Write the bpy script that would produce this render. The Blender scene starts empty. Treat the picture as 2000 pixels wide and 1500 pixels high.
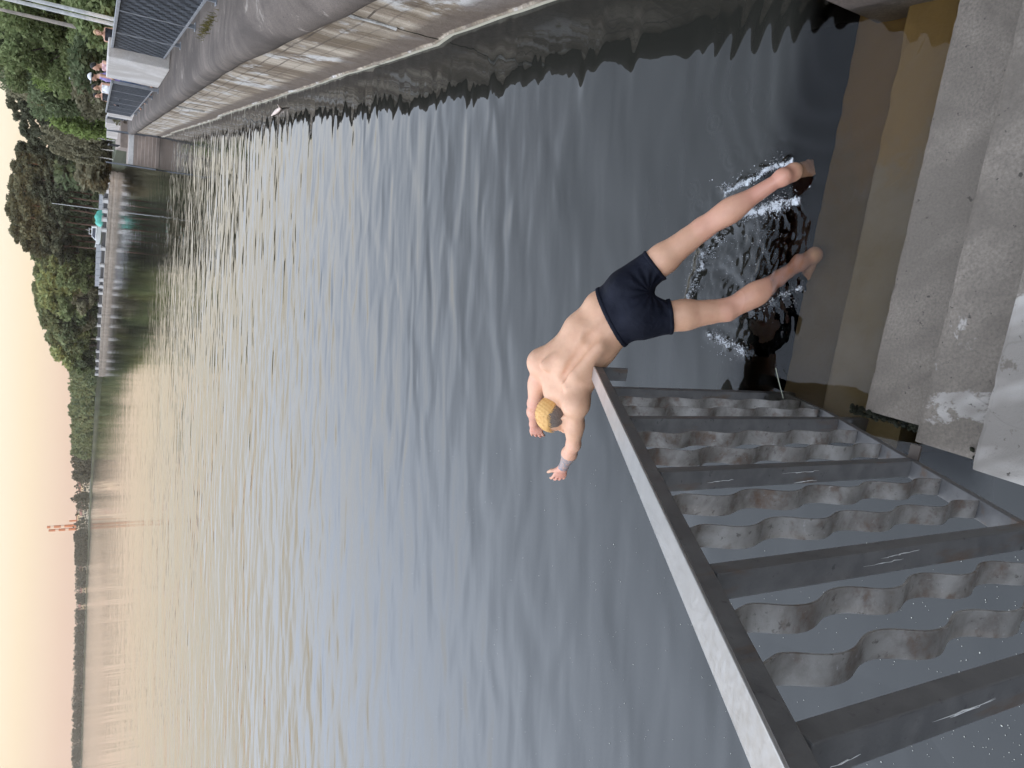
import bpy, bmesh, math, random
import numpy as np
random.seed(7); rng = np.random.default_rng(11)
R_ = math.radians
scene = bpy.context.scene
col = scene.collection

# ------------------------------------------------------------------ camera maths
# The photograph was taken with the phone turned on its side: the world's "up" points to the picture's left.
F = 1430.0; PITCH = math.atan(822.5 / F); ROLL = math.atan(.03); H = 3.0
fwd = np.array([0, math.cos(PITCH), -math.sin(PITCH)]); r0 = np.array([1., 0, 0]); u0 = np.cross(r0, fwd)
RT = math.cos(ROLL) * r0 + math.sin(ROLL) * u0; UP = -math.sin(ROLL) * r0 + math.cos(ROLL) * u0
EYE = np.array([0, 0, H])
def ray(x, y): return RT * ((1500 - y) - 750) / F + UP * (1000 - x) / F + fwd
def onz(x, y, z=0.):
    d = ray(x, y); return EYE + d * ((z - H) / d[2])
def atk(x, y, k): return EYE + ray(x, y) * k
def uw(x, y, z):                                  # a point under water, seen refracted
    s = onz(x, y, 0.); d = ray(x, y); d = d / np.linalg.norm(d); N = np.array([0, 0, 1.]); r = 1 / 1.333
    c = -N @ d; t = r * d + (r * c - math.sqrt(1 - r * r * (1 - c * c))) * N
    return s + t * (z / t[2])
def aty(x, y, Y):                                 # the point of a pixel's ray at forward distance Y
    d = ray(x, y); return EYE + d * (Y / d[1])
def unit(v): v = np.asarray(v, float); return v / np.linalg.norm(v)

cam_d = bpy.data.cameras.new('camera'); cam = bpy.data.objects.new('camera', cam_d); col.objects.link(cam)
from mathutils import Matrix, Vector
M = Matrix.Identity(4)
for i in range(3):
    M[i][0] = -UP[i]; M[i][1] = RT[i]; M[i][2] = -fwd[i]; M[i][3] = EYE[i]
cam.matrix_world = M
cam_d.sensor_width = 36; cam_d.lens = 36 * F / 2000; cam_d.clip_start = .05; cam_d.clip_end = 9000
scene.camera = cam

# ------------------------------------------------------------------ materials
class NT:
    def __init__(s, name):
        s.m = bpy.data.materials.new(name); s.m.use_nodes = True; s.t = s.m.node_tree; s.n = s.t.nodes; s.l = s.t.links
        s.n.clear(); s.out = s.n.new('ShaderNodeOutputMaterial')
    def node(s, typ, **kw):
        nd = s.n.new(typ)
        for k, v in kw.items():
            if k.startswith('i_'):
                key = k[2:]; key = int(key) if key.isdigit() else key
                nd.inputs[key].default_value = v
            else: setattr(nd, k, v)
        return nd
    def ln(s, a, b): s.l.new(a, b)
    def coord(s, kind='Object', scale=(1, 1, 1), rot=(0, 0, 0)):
        tc = s.node('ShaderNodeTexCoord'); mp = s.node('ShaderNodeMapping'); mp.inputs['Scale'].default_value = scale; mp.inputs['Rotation'].default_value = rot
        s.ln(tc.outputs[kind], mp.inputs[0]); return mp.outputs[0]
    def noise(s, vec, scale, detail=4, rough=.55, dist=0):
        nd = s.node('ShaderNodeTexNoise'); nd.inputs['Scale'].default_value = scale; nd.inputs['Detail'].default_value = detail
        nd.inputs['Roughness'].default_value = rough; nd.inputs['Distortion'].default_value = dist
        if vec is not None: s.ln(vec, nd.inputs['Vector'])
        return nd.outputs['Fac']
    def ramp(s, fac, stops, interp='LINEAR'):
        nd = s.node('ShaderNodeValToRGB'); cr = nd.color_ramp; cr.interpolation = interp
        while len(cr.elements) < len(stops): cr.elements.new(.5)
        for e, (p, c) in zip(cr.elements, stops):
            e.position = p; e.color = (*c, 1) if len(c) == 3 else c
        s.ln(fac, nd.inputs[0]); return nd.outputs[0]
    def mix(s, fac, a, b, blend='MIX'):
        nd = s.node('ShaderNodeMix', data_type='RGBA', blend_type=blend)
        for sock, v in ((nd.inputs['Factor'], fac), (nd.inputs['A'], a), (nd.inputs['B'], b)):
            if hasattr(v, 'node'): s.ln(v, sock)
            elif isinstance(v, (int, float)): sock.default_value = v
            else: sock.default_value = (*v, 1)
        return nd.outputs['Result']
    def math(s, op, a, b=None, clamp=False):
        nd = s.node('ShaderNodeMath', operation=op, use_clamp=clamp)
        for i, v in enumerate((a, b)):
            if v is None: continue
            if hasattr(v, 'node'): s.ln(v, nd.inputs[i])
            else: nd.inputs[i].default_value = v
        return nd.outputs[0]
    def bump(s, h, strength=.3, dist=.01, normal=None):
        nd = s.node('ShaderNodeBump'); nd.inputs['Strength'].default_value = strength; nd.inputs['Distance'].default_value = dist
        s.ln(h, nd.inputs['Height'])
        if normal is not None: s.ln(normal, nd.inputs['Normal'])
        return nd.outputs[0]
    def bsdf(s, color, rough=.7, metal=0, bump=None, spec=.4, **kw):
        b = s.node('ShaderNodeBsdfPrincipled')
        for sock, v in ((b.inputs['Base Color'], color), (b.inputs['Roughness'], rough), (b.inputs['Metallic'], metal)):
            if hasattr(v, 'node'): s.ln(v, sock)
            elif isinstance(v, (int, float)): sock.default_value = v
            else: sock.default_value = (*v, 1)
        b.inputs['Specular IOR Level'].default_value = spec
        for k, v in kw.items(): b.inputs[k].default_value = v
        if bump is not None: s.ln(bump, b.inputs['Normal'])
        s.ln(b.outputs[0], s.out.inputs[0]); return b

def simple(name, c, rough=.7, metal=0, var=.25, scale=6, bump=.2, bd=.005, coord='Object', spec=.4):
    t = NT(name); v = t.coord(coord); n = t.noise(v, scale, 6, .6)
    c2 = tuple(x * (1 - var) for x in c); c1 = tuple(min(1, x * (1 + var)) for x in c)
    t.bsdf(t.ramp(n, [(.3, c2), (.7, c1)]), rough, metal, t.bump(t.noise(v, scale * 6, 4), bump, bd), spec); return t.m

def concrete(name, base, dark, pale=None, pale_at=.62, scale=1.0, stairs=False):
    t = NT(name); v = t.coord('Object')
    big = t.noise(v, 1.3 * scale, 6, .62); mid = t.noise(v, 7 * scale, 6, .65); fine = t.noise(v, 90, 5, .7); pits = t.noise(v, 38, 3, .5)
    c = t.mix(t.ramp(big, [(.38, (0, 0, 0)), (.62, (1, 1, 1))]), dark, base)
    c = t.mix(t.ramp(mid, [(.35, (.7, .7, .7)), (.65, (.2, .2, .2))]), c, tuple(x * .72 for x in base))
    c = t.mix(.6, c, t.ramp(fine, [(.28, (.18, .18, .18)), (.72, (.88, .88, .88))]), 'OVERLAY')
    if pale:
        tk = t.noise(v, 2.6 * scale, 7, .68, .4)
        if stairs:
            sp = t.node('ShaderNodeSeparateXYZ'); t.ln(v, sp.inputs[0])
            tk = t.math('ADD', tk, t.math('ADD', t.math('MULTIPLY', t.math('SUBTRACT', .30, sp.outputs[0]), .22), t.math('MULTIPLY', t.math('SUBTRACT', sp.outputs[2], .2), .9)))
        pm = t.ramp(tk, [(pale_at, (0, 0, 0)), (pale_at + .03, (1, 1, 1))])
        c = t.mix(pm, c, pale)
    ck = t.math('ABSOLUTE', t.math('SUBTRACT', t.noise(v, 1.1 * scale, 3, .5, .6), .5)); ckm = t.math('MULTIPLY', t.ramp(ck, [(0, (1, 1, 1)), (.004, (0, 0, 0))]), t.ramp(t.noise(v, .8, 2), [(.54, (0, 0, 0)), (.6, (.25, .25, .25))]))
    c = t.mix(ckm, c, tuple(x * .4 for x in dark))
    st_ = t.noise(v, .55 * scale, 5, .7, .8); c = t.mix(t.ramp(st_, [(.42, (.75, .75, .75)), (.56, (0, 0, 0))]), c, tuple(x * .8 for x in dark))
    c = t.mix(t.ramp(pits, [(.26, (1, 1, 1)), (.31, (0, 0, 0))]), c, tuple(x * .45 for x in dark))
    h = t.math('ADD', t.math('MULTIPLY', mid, .5), t.math('MULTIPLY', fine, .5))
    t.bsdf(c, .85, 0, t.bump(h, .8, .009), .3); return t.m

MAT = {}
MAT['step'] = concrete('wet_grey_concrete', (.25, .212, .172), (.145, .122, .098), (.52, .48, .43), .60, 1.0, True)
MAT['step_pale'] = concrete('pale_limed_concrete', (.37, .355, .335), (.27, .255, .24), (.15, .135, .12), .64)
MAT['deck'] = concrete('quay_deck_concrete', (.16, .13, .107), (.10, .081, .066))
MAT['coping'] = concrete('weathered_coping_concrete', (.165, .132, .108), (.075, .058, .047), (.27, .23, .19), .62)
MAT['pier'] = concrete('pale_cast_concrete', (.68, .64, .60), (.52, .47, .42))
MAT['white_paint'] = simple('chalky_white_paint', (.56, .54, .51), .7, var=.12)

# submerged olive algae on the lower steps
t = NT('algae_concrete'); v = t.coord('Object')
g = t.noise(v, 2.2, 6, .6)
c = t.mix(t.ramp(g, [(.42, (0, 0, 0)), (.6, (1, 1, 1))]), (.16, .128, .088), (.135, .10, .048))
sep = t.node('ShaderNodeSeparateXYZ'); t.ln(v, sep.inputs[0])
rightness = t.ramp(t.math('ADD', t.math('MULTIPLY', sep.outputs[0], .5), t.math('MULTIPLY', t.noise(v, 4.5, 6, .7, .5), .7)), [(.84, (0, 0, 0)), (1.0, (.9, .9, .9))])
c = t.mix(rightness, c, (.175, .108, .03))
t.bsdf(c, .9, 0, t.bump(t.noise(v, 40), .4, .01)); MAT['algae'] = t.m

# quay wall face: pale render with rusty streaks, darker wet band above the water, wet pale foot
t = NT('streaked_quay_render'); v = t.coord('Object'); sep = t.node('ShaderNodeSeparateXYZ'); t.ln(v, sep.inputs[0]); z = sep.outputs[2]
vs = t.coord('Object', (1, 1, .12)); streak = t.noise(vs, 2.2, 6, .65); streak2 = t.noise(vs, 7, 5, .6)
blot = t.noise(v, 1.5, 6, .65); fine = t.noise(v, 60, 4, .7); mid = t.noise(v, 9, 5, .65)
c = t.mix(t.ramp(streak, [(.40, (0, 0, 0)), (.58, (1, 1, 1))]), (.17, .125, .08), (.50, .42, .325))
c = t.mix(t.ramp(streak2, [(.52, (0, 0, 0)), (.7, (.8, .8, .8))]), c, (.2, .14, .095))
c = t.mix(t.ramp(blot, [(.53, (0, 0, 0)), (.6, (.9, .9, .9))]), c, (.60, .57, .53))
zz = t.math('ADD', z, t.math('MULTIPLY', t.math('SUBTRACT', mid, .5), .16))
band = t.ramp(zz, [(.0, (0, 0, 0)), (.045, (0, 0, 0)), (.075, (1, 1, 1)), (.30, (.85, .85, .85)), (.42, (0, 0, 0))])
c = t.mix(band, c, t.mix(mid, (.075, .055, .042), (.185, .14, .105)))
foot = t.ramp(z, [(0, (1, 1, 1)), (.03, (1, 1, 1)), (.05, (0, 0, 0))]); c = t.mix(foot, c, (.5, .46, .36))
topb = t.ramp(zz, [(1.12 / 1.5, (0, 0, 0)), (1.2 / 1.5, (1, 1, 1))])
br = t.node('ShaderNodeTexBrick'); br.offset = .4
mp = t.coord('Object', (1, 1, 1), (R_(90), 0, 0)); 
cx = t.node('ShaderNodeCombineXYZ'); t.ln(sep.outputs[1], cx.inputs[0]); t.ln(z, cx.inputs[1]); t.ln(cx.outputs[0], br.inputs['Vector'])
br.inputs['Scale'].default_value = 1.0; br.inputs['Brick Width'].default_value = .7; br.inputs['Row Height'].default_value = .2; br.inputs['Mortar Size'].default_value = .012
br.inputs['Color1'].default_value = (1, 1, 1, 1); br.inputs['Color2'].default_value = (1, 1, 1, 1); br.inputs['Mortar'].default_value = (0, 0, 0, 1)
brk = t.math('SUBTRACT', 1.0, br.outputs['Fac'])
upper = t.ramp(z, [(.5, (0, 0, 0)), (.68, (1, 1, 1))])
rim = t.ramp(t.math('ADD', z, t.math('MULTIPLY', mid, .2)), [(.98, (0, 0, 0)), (1.0, (0, 0, 0))])
lines = t.math('MULTIPLY', t.math('MULTIPLY', br.outputs['Fac'], upper), t.ramp(blot, [(.3, (1, 1, 1)), (.6, (.3, .3, .3))]))
c = t.mix(lines, c, (.08, .058, .042))
dg = t.noise(t.coord('Object', (1, 1, .5)), 3.2, 6, .7, .5); c = t.mix(t.ramp(dg, [(.56, (0, 0, 0)), (.66, (.8, .8, .8))]), c, (.11, .08, .06))
c = t.mix(.5, c, t.ramp(fine, [(.25, (.3, .3, .3)), (.75, (.8, .8, .8))]), 'OVERLAY')
h = t.math('ADD', t.math('SUBTRACT', t.math('MULTIPLY', mid, 1.2), t.math('MULTIPLY', lines, .9)), t.math('MULTIPLY', fine, .4))
t.bsdf(c, .8, 0, t.bump(h, .7, .02)); MAT['quay'] = t.m
MAT['patch'] = simple('pale_joint_mortar', (.5, .48, .44), .9, var=.4, scale=14)

# painted steel of the railing
def steel(name, base, rust=.5, pale=(.43, .42, .40), rough=.42):
    t = NT(name); v = t.coord('Object'); n1 = t.noise(v, 13, 7, .68, .3); n2 = t.noise(v, 34, 5, .65); n3 = t.noise(v, 120, 3)
    vs = t.coord('Object', (1, 1, .25)); n4 = t.noise(vs, 14, 5, .6)
    c = t.mix(t.ramp(n1, [(.4, (0, 0, 0)), (.62, (1, 1, 1))]), base, pale)
    c = t.mix(t.ramp(n4, [(.6 - rust * .15, (0, 0, 0)), (.72 - rust * .1, (.85, .85, .85))]), c, (.13, .085, .055))
    c = t.mix(t.ramp(n2, [(.62, (0, 0, 0)), (.7, (.8, .8, .8))]), c, tuple(x * .45 for x in base))
    t.bsdf(c, t.ramp(n1, [(.3, (rough,) * 3), (.7, (rough + .25,) * 3)]), .25, t.bump(t.math('ADD', n2, t.math('MULTIPLY', n3, .4)), .25, .003), .5); return t.m
t = NT('rust_stained_grey_steel'); v = t.coord('Object'); na = t.noise(v, 11, 4, .6, .4); nb = t.noise(v, 48, 6, .7); nc = t.noise(v, 170, 3, .6)
c = t.mix(t.ramp(na, [(.38, (0, 0, 0)), (.6, (1, 1, 1))]), (.155, .14, .125), (.27, .255, .235))
c = t.mix(t.ramp(t.math('ADD', t.math('MULTIPLY', na, .45), t.math('MULTIPLY', t.noise(v, 26, 6, .75), .55)), [(.34, (.9, .9, .9)), (.48, (0, 0, 0))]), c, (.115, .068, .044))
c = t.mix(t.ramp(nb, [(.60, (0, 0, 0)), (.66, (.75, .75, .75))]), c, (.075, .062, .052)); c = t.mix(t.ramp(nb, [(.30, (.7, .7, .7)), (.37, (0, 0, 0))]), c, (.36, .35, .335))
t.bsdf(c, t.ramp(nb, [(.3, (.38,) * 3), (.7, (.6,) * 3)]), .2, t.bump(t.math('ADD', nb, t.math('MULTIPLY', nc, .5)), .3, .002), .5); MAT['bar'] = t.m
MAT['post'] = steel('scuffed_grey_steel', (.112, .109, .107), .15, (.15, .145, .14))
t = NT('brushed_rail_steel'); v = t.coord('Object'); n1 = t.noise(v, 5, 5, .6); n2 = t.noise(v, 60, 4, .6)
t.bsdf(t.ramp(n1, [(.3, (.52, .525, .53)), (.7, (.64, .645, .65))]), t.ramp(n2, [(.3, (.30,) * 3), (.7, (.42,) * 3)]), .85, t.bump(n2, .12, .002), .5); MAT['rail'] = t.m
MAT['dark_steel'] = simple('dark_grey_fence_paint', (.12, .125, .135), .5, .2, bump=.05)
MAT['mid_steel'] = simple('mid_grey_fence_paint', (.23, .24, .255), .5, .2, bump=.05)
MAT['black_steel'] = simple('black_railing_paint', (.035, .036, .04), .5, .1)
MAT['pole'] = simple('pale_grey_pole_paint', (.5, .5, .49), .5)
MAT['scratch'] = simple('chipped_white_paint', (.75, .74, .72), .6)
MAT['moss'] = simple('dark_waterline_moss', (.02, .021, .011), .7, var=.6, scale=30, bump=.8, bd=.02, spec=.2)
MAT['brown'] = simple('brown_stained_concrete', (.25, .2, .165), .85, var=.35, scale=.8)
MAT['tan_wall'] = simple('tan_promenade_masonry', (.3, .25, .2), .85, var=.3, scale=.9)
MAT['ground'] = simple('dry_grass_ground', (.11, .12, .055), .95, var=.4, scale=.4)
MAT['shoreground'] = simple('dark_shore_soil', (.07, .075, .04), .95, var=.4, scale=.05)
MAT['bed'] = simple('dark_lake_mud', (.03, .027, .02), .95)
MAT['boat_white'] = simple('white_boat_gelcoat', (.78, .78, .76), .3, var=.05)
MAT['boat_dark'] = simple('dark_boat_glass', (.02, .025, .04), .15, var=.1)
MAT['tarp'] = simple('turquoise_tarpaulin', (.10, .42, .33), .6, var=.2, scale=2)
MAT['grey_panel'] = simple('pale_grey_sheet_panels', (.3, .31, .33), .6, var=.1)
MAT['chim_red'] = simple('chimney_red_paint', (.42, .15, .06), .7, var=.15, scale=.2)
MAT['chim_white'] = simple('chimney_white_paint', (.58, .47, .37), .7, var=.1, scale=.2)
MAT['cream'] = simple('cream_house_plaster', (.62, .52, .38), .8, var=.1, scale=.3)
MAT['roof'] = simple('dull_red_roof', (.25, .12, .08), .8)
MAT['glassdark'] = simple('dark_window_glass', (.03, .035, .04), .2)
MAT['bark'] = simple('grey_brown_bark', (.075, .058, .045), .95, var=.4, scale=3)
MAT['pinebark'] = simple('reddish_pine_bark', (.125, .075, .052), .95, var=.4, scale=2)
MAT['birchbark'] = simple('white_birch_bark', (.5, .48, .44), .8, var=.5, scale=2.5)
MAT['speck'] = simple('pale_pollen', (.72, .7, .6), .8)
MAT['foam_drop'] = None

def leafmat(name, c, c2, warm=None):
    t = NT(name); g = t.node('ShaderNodeNewGeometry'); oi = t.node('ShaderNodeObjectInfo'); v = t.coord('Object')
    n = t.noise(v, .55, 3)
    f = t.math('ADD', t.math('MULTIPLY', g.outputs['Random Per Island'], .5), t.math('MULTIPLY', n, .6), True)
    cc = t.ramp(f, [(.2, c), (.8, c2)])
    hs = t.node('ShaderNodeHueSaturation'); t.ln(cc, hs.inputs['Color'])
    t.ln(t.math('ADD', t.math('MULTIPLY', oi.outputs['Random'], .5), .75), hs.inputs['Value'])
    d = t.node('ShaderNodeBsdfDiffuse'); tr = t.node('ShaderNodeBsdfTranslucent'); mx = t.node('ShaderNodeMixShader'); mx.inputs[0].default_value = .3
    t.ln(hs.outputs[0], d.inputs[0]); t.ln(hs.outputs[0], tr.inputs[0]); t.ln(d.outputs[0], mx.inputs[1]); t.ln(tr.outputs[0], mx.inputs[2]); t.ln(mx.outputs[0], t.out.inputs[0])
    return t.m
MAT['lf_pine'] = leafmat('pine_needles', (.072, .078, .05), (.135, .138, .088))
MAT['lf_green'] = leafmat('green_leaves', (.14, .18, .075), (.26, .29, .135))
MAT['lf_dark'] = leafmat('dark_green_leaves', (.095, .125, .062), (.185, .21, .115))
MAT['lf_bright'] = leafmat('bright_spring_leaves', (.17, .23, .07), (.28, .34, .12))
MAT['lf_olive'] = leafmat('olive_birch_leaves', (.19, .18, .115), (.29, .265, .17))
MAT['lf_gold'] = leafmat('golden_leaves', (.22, .17, .05), (.36, .27, .09))
MAT['lf_far'] = leafmat('far_wood_leaves', (.075, .075, .052), (.13, .125, .09))
MAT['grass'] = leafmat('dry_grass_blades', (.13, .12, .04), (.22, .18, .07))

# skin with tattoo and ruddy patches carried as vertex attributes
t = NT('fair_skin'); v = t.coord('Object')
n = t.noise(v, 14, 5, .6); n2 = t.noise(v, 160, 3)
at = t.node('ShaderNodeAttribute', attribute_name='ruddy'); tat = t.node('ShaderNodeAttribute', attribute_name='tattoo')
c = t.ramp(n, [(.3, (.60, .335, .205)), (.7, (.685, .40, .25))])
c = t.mix(t.ramp(t.noise(v, 38, 4, .7), [(.5, (0, 0, 0)), (.75, (.35, .35, .35))]), c, (.56, .27, .19))
c = t.mix(t.ramp(t.noise(v, 75, 1), [(.80, (0, 0, 0)), (.83, (.8, .8, .8))]), c, (.25, .12, .08))
c = t.mix(at.outputs['Fac'], c, (.62, .29, .205))
tn = t.noise(v, 64, 5, .65, 1.2)
c = t.mix(t.math('MULTIPLY', tat.outputs['Fac'], t.ramp(tn, [(.40, (.35, .35, .35)), (.52, (.9, .9, .9))])), c, (.19, .195, .21))
wt = t.node('ShaderNodeAttribute', attribute_name='wet')
b = t.bsdf(c, t.math('SUBTRACT', .46, t.math('MULTIPLY', wt.outputs['Fac'], .34)), 0, t.bump(t.math('ADD', n2, t.math('MULTIPLY', n, 2.2)), .22, .003), .42)
b.inputs['Subsurface Weight'].default_value = .12; b.inputs['Subsurface Radius'].default_value = (.012, .005, .003); b.inputs['Subsurface Scale'].default_value = 1
MAT['skin'] = t.m
t = NT('navy_swim_fabric'); v = t.coord('Object')
t.bsdf(t.ramp(t.noise(v, 10, 4), [(.3, (.0045, .0055, .011)), (.7, (.009, .010, .018))]), .7, 0, t.bump(t.math('ADD', t.noise(v, 16, 3, .5, .6), t.math('MULTIPLY', t.noise(v, 300, 2), .08)), .7, .012), .18); MAT['shorts'] = t.m
t = NT('bleached_blond_hair'); v = t.coord('Object', (1, 1, 1))
wv = t.noise(t.coord('Object', (6, 1.5, 1.5)), 30, 5, .65, 1.2)
t.bsdf(t.ramp(wv, [(.26, (.40, .19, .05)), (.40, (.66, .36, .115)), (.75, (.75, .455, .17))]), .5, 0, t.bump(wv, .3, .006), .3); MAT['blond'] = t.m
t = NT('shaved_dark_hair'); v = t.coord('Object')
dn = t.noise(v, 260, 3, .7)
t.bsdf(t.ramp(dn, [(.35, (.065, .052, .045)), (.65, (.235, .18, .14))]), .7, 0, t.bump(dn, .4, .003)); MAT['stubble'] = t.m
MAT['c_black'] = simple('black_cloth', (.02, .02, .025), .8); MAT['c_pink'] = simple('pink_cloth', (.66, .42, .42), .8, var=.35, scale=9)
MAT['c_purple'] = simple('violet_cloth', (.30, .24, .48), .8, var=.3, scale=5); MAT['c_white'] = simple('white_cloth', (.75, .74, .74), .8)
MAT['c_denim'] = simple('blue_denim', (.16, .22, .34), .8); MAT['h_blond'] = simple('fair_hair', (.42, .28, .14), .7); MAT['h_black'] = simple('black_hair', (.015, .013, .012), .6)
MAT['skin2'] = simple('tanned_skin', (.55, .31, .21), .6, var=.1)

# water: clear, tea-coloured, with wind ripples
def water_material():
    t = NT('lake_water'); 
    v1 = t.coord('Object', (.40, 1, 1), (0, 0, R_(-3))); v2 = t.coord('Object', (.5, 1, 1), (0, 0, R_(9))); v3 = t.coord('Object', (.22, 1, 1), (0, 0, R_(-12))); v0 = t.coord('Object')
    a = t.noise(v1, 3.1, 1.0, .4, .3); b = t.noise(v2, 1.3, 1, .4, .2); c = t.noise(v3, 8.5, 1, .5, .2); d = t.noise(v1, .32, 2, .5)
    patch = t.ramp(t.noise(v0, .23, 3, .5), [(.3, (.45, .45, .45)), (.7, (1, 1, 1))])
    h = t.math('ADD', t.math('MULTIPLY', a, .033), t.math('MULTIPLY', b, .029))
    h = t.math('ADD', h, t.math('MULTIPLY', t.math('MULTIPLY', c, patch), .0036))
    h = t.math('ADD', h, t.math('MULTIPLY', d, .05))
    h = t.math('MULTIPLY', h, patch)
    s0 = t.node('ShaderNodeSeparateXYZ'); t.ln(v0, s0.inputs[0])
    def mrange(sock, a_, b_, c_, d_):
        q = t.node('ShaderNodeMapRange', interpolation_type='SMOOTHSTEP')
        for k_, v_ in zip((1, 2, 3, 4), (a_, b_, c_, d_)): q.inputs[k_].default_value = v_
        t.ln(sock, q.inputs[0]); return q.outputs[0]
    far_ = mrange(s0.outputs[1], 9, 60, 0, 1); bay = mrange(s0.outputs[0], -30, 5, .55, .86)
    h = t.math('MULTIPLY', h, t.math('SUBTRACT', 1.0, t.math('MULTIPLY', far_, bay)))
    # lee of the stairs and quay: calmer; the swimmer's wake: livelier
    at = t.node('ShaderNodeAttribute', attribute_name='calm')
    h = t.math('MULTIPLY', h, t.math('SUBTRACT', 1.0, at.outputs['Fac']))
    bp = t.bump(h, 1.0, 1.0)
    p = t.node('ShaderNodeBsdfPrincipled'); p.inputs['Base Color'].default_value = (1, 1, 1, 1); p.inputs['Roughness'].default_value = .0
    p.inputs['IOR'].default_value = 1.333; p.inputs['Transmission Weight'].default_value = 1.0; t.ln(bp, p.inputs['Normal'])
    p.inputs['Specular IOR Level'].default_value = .85
    dk = t.node('ShaderNodeBsdfPrincipled'); dk.inputs['Base Color'].default_value = (.019, .0185, .015, 1); 
    dk.inputs['IOR'].default_value = 1.333; dk.inputs['Specular IOR Level'].default_value = .85; t.ln(bp, dk.inputs['Normal']); t.ln(t.math('MULTIPLY', mrange(s0.outputs[1], 60, 200, 0, .075), mrange(s0.outputs[0], -12, -60, .06, 1)), dk.inputs['Roughness'])
    cl = t.node('ShaderNodeAttribute', attribute_name='clear'); ms = t.node('ShaderNodeMixShader')
    t.ln(cl.outputs['Fac'], ms.inputs[0]); t.ln(dk.outputs[0], ms.inputs[1]); t.ln(p.outputs[0], ms.inputs[2]); fo = t.node('ShaderNodeAttribute', attribute_name='foam'); fn = t.noise(v0, 62, 6, .72, .9); fn2 = t.noise(v0, 17, 3, .6, .5)
    fm = t.ramp(t.math('ADD', t.math('MULTIPLY', fo.outputs['Fac'], .39), t.math('ADD', t.math('MULTIPLY', fn, .62), t.math('MULTIPLY', fn2, .38))), [(.80, (0, 0, 0)), (.90, (.9, .9, .9))])
    fb = t.node('ShaderNodeBsdfPrincipled'); fb.inputs['Base Color'].default_value = (.72, .74, .75, 1); fb.inputs['Roughness'].default_value = .25; t.ln(t.bump(fn, .8, .01), fb.inputs['Normal'])
    m2 = t.node('ShaderNodeMixShader'); t.ln(fm, m2.inputs[0]); t.ln(ms.outputs[0], m2.inputs[1]); t.ln(fb.outputs[0], m2.inputs[2]); t.ln(m2.outputs[0], t.out.inputs['Surface'])
    va = t.node('ShaderNodeVolumeAbsorption'); va.inputs['Color'].default_value = (.62, .53, .33, 1); va.inputs['Density'].default_value = 2.6
    t.ln(va.outputs[0], t.out.inputs['Volume']); return t.m
MAT['water'] = water_material()
t = NT('splash_water'); p = t.bsdf((.97, .98, 1), .03, 0, None, .5); p.inputs['Transmission Weight'].default_value = .75; p.inputs['IOR'].default_value = 1.333; MAT['drop'] = t.m
t = NT('white_foam'); p = t.bsdf((.82, .83, .84), .25, 0, None, .6); p.inputs['Transmission Weight'].default_value = .25; MAT['foam'] = t.m

# ------------------------------------------------------------------ mesh helpers
def link(o, parent=None):
    col.objects.link(o)
    if parent is not None: o.parent = parent
    return o
def tag(o, label=None, cat=None, group=None, kind=None):
    if label: o['label'] = label
    if cat: o['category'] = cat
    if group: o['group'] = group
    if kind: o['kind'] = kind
    return o
def empty(name, loc=(0, 0, 0), label=None, cat=None, group=None, rz=0):
    o = bpy.data.objects.new(name, None); o.location = tuple(float(x) for x in loc); o.rotation_euler = (0, 0, rz); o.empty_display_size = .1
    link(o); return tag(o, label, cat, group)
def np_mesh(name, V, Fc, mats, smooth=False, mi=None):
    V = np.asarray(V, np.float32); Fc = np.asarray(Fc, np.int32); me = bpy.data.meshes.new(name)
    n, k = Fc.shape
    me.vertices.add(len(V)); me.vertices.foreach_set('co', V.ravel())
    me.loops.add(n * k); me.loops.foreach_set('vertex_index', Fc.ravel())
    me.polygons.add(n); me.polygons.foreach_set('loop_start', np.arange(0, n * k, k, dtype=np.int32)); me.polygons.foreach_set('loop_total', np.full(n, k, np.int32))
    if smooth: me.polygons.foreach_set('use_smooth', np.ones(n, bool))
    for m in (mats if isinstance(mats, (list, tuple)) else [mats]): me.materials.append(m)
    if mi is not None: me.polygons.foreach_set('material_index', np.asarray(mi, np.int32))
    me.update(calc_edges=True); me.validate(); return me
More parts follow.
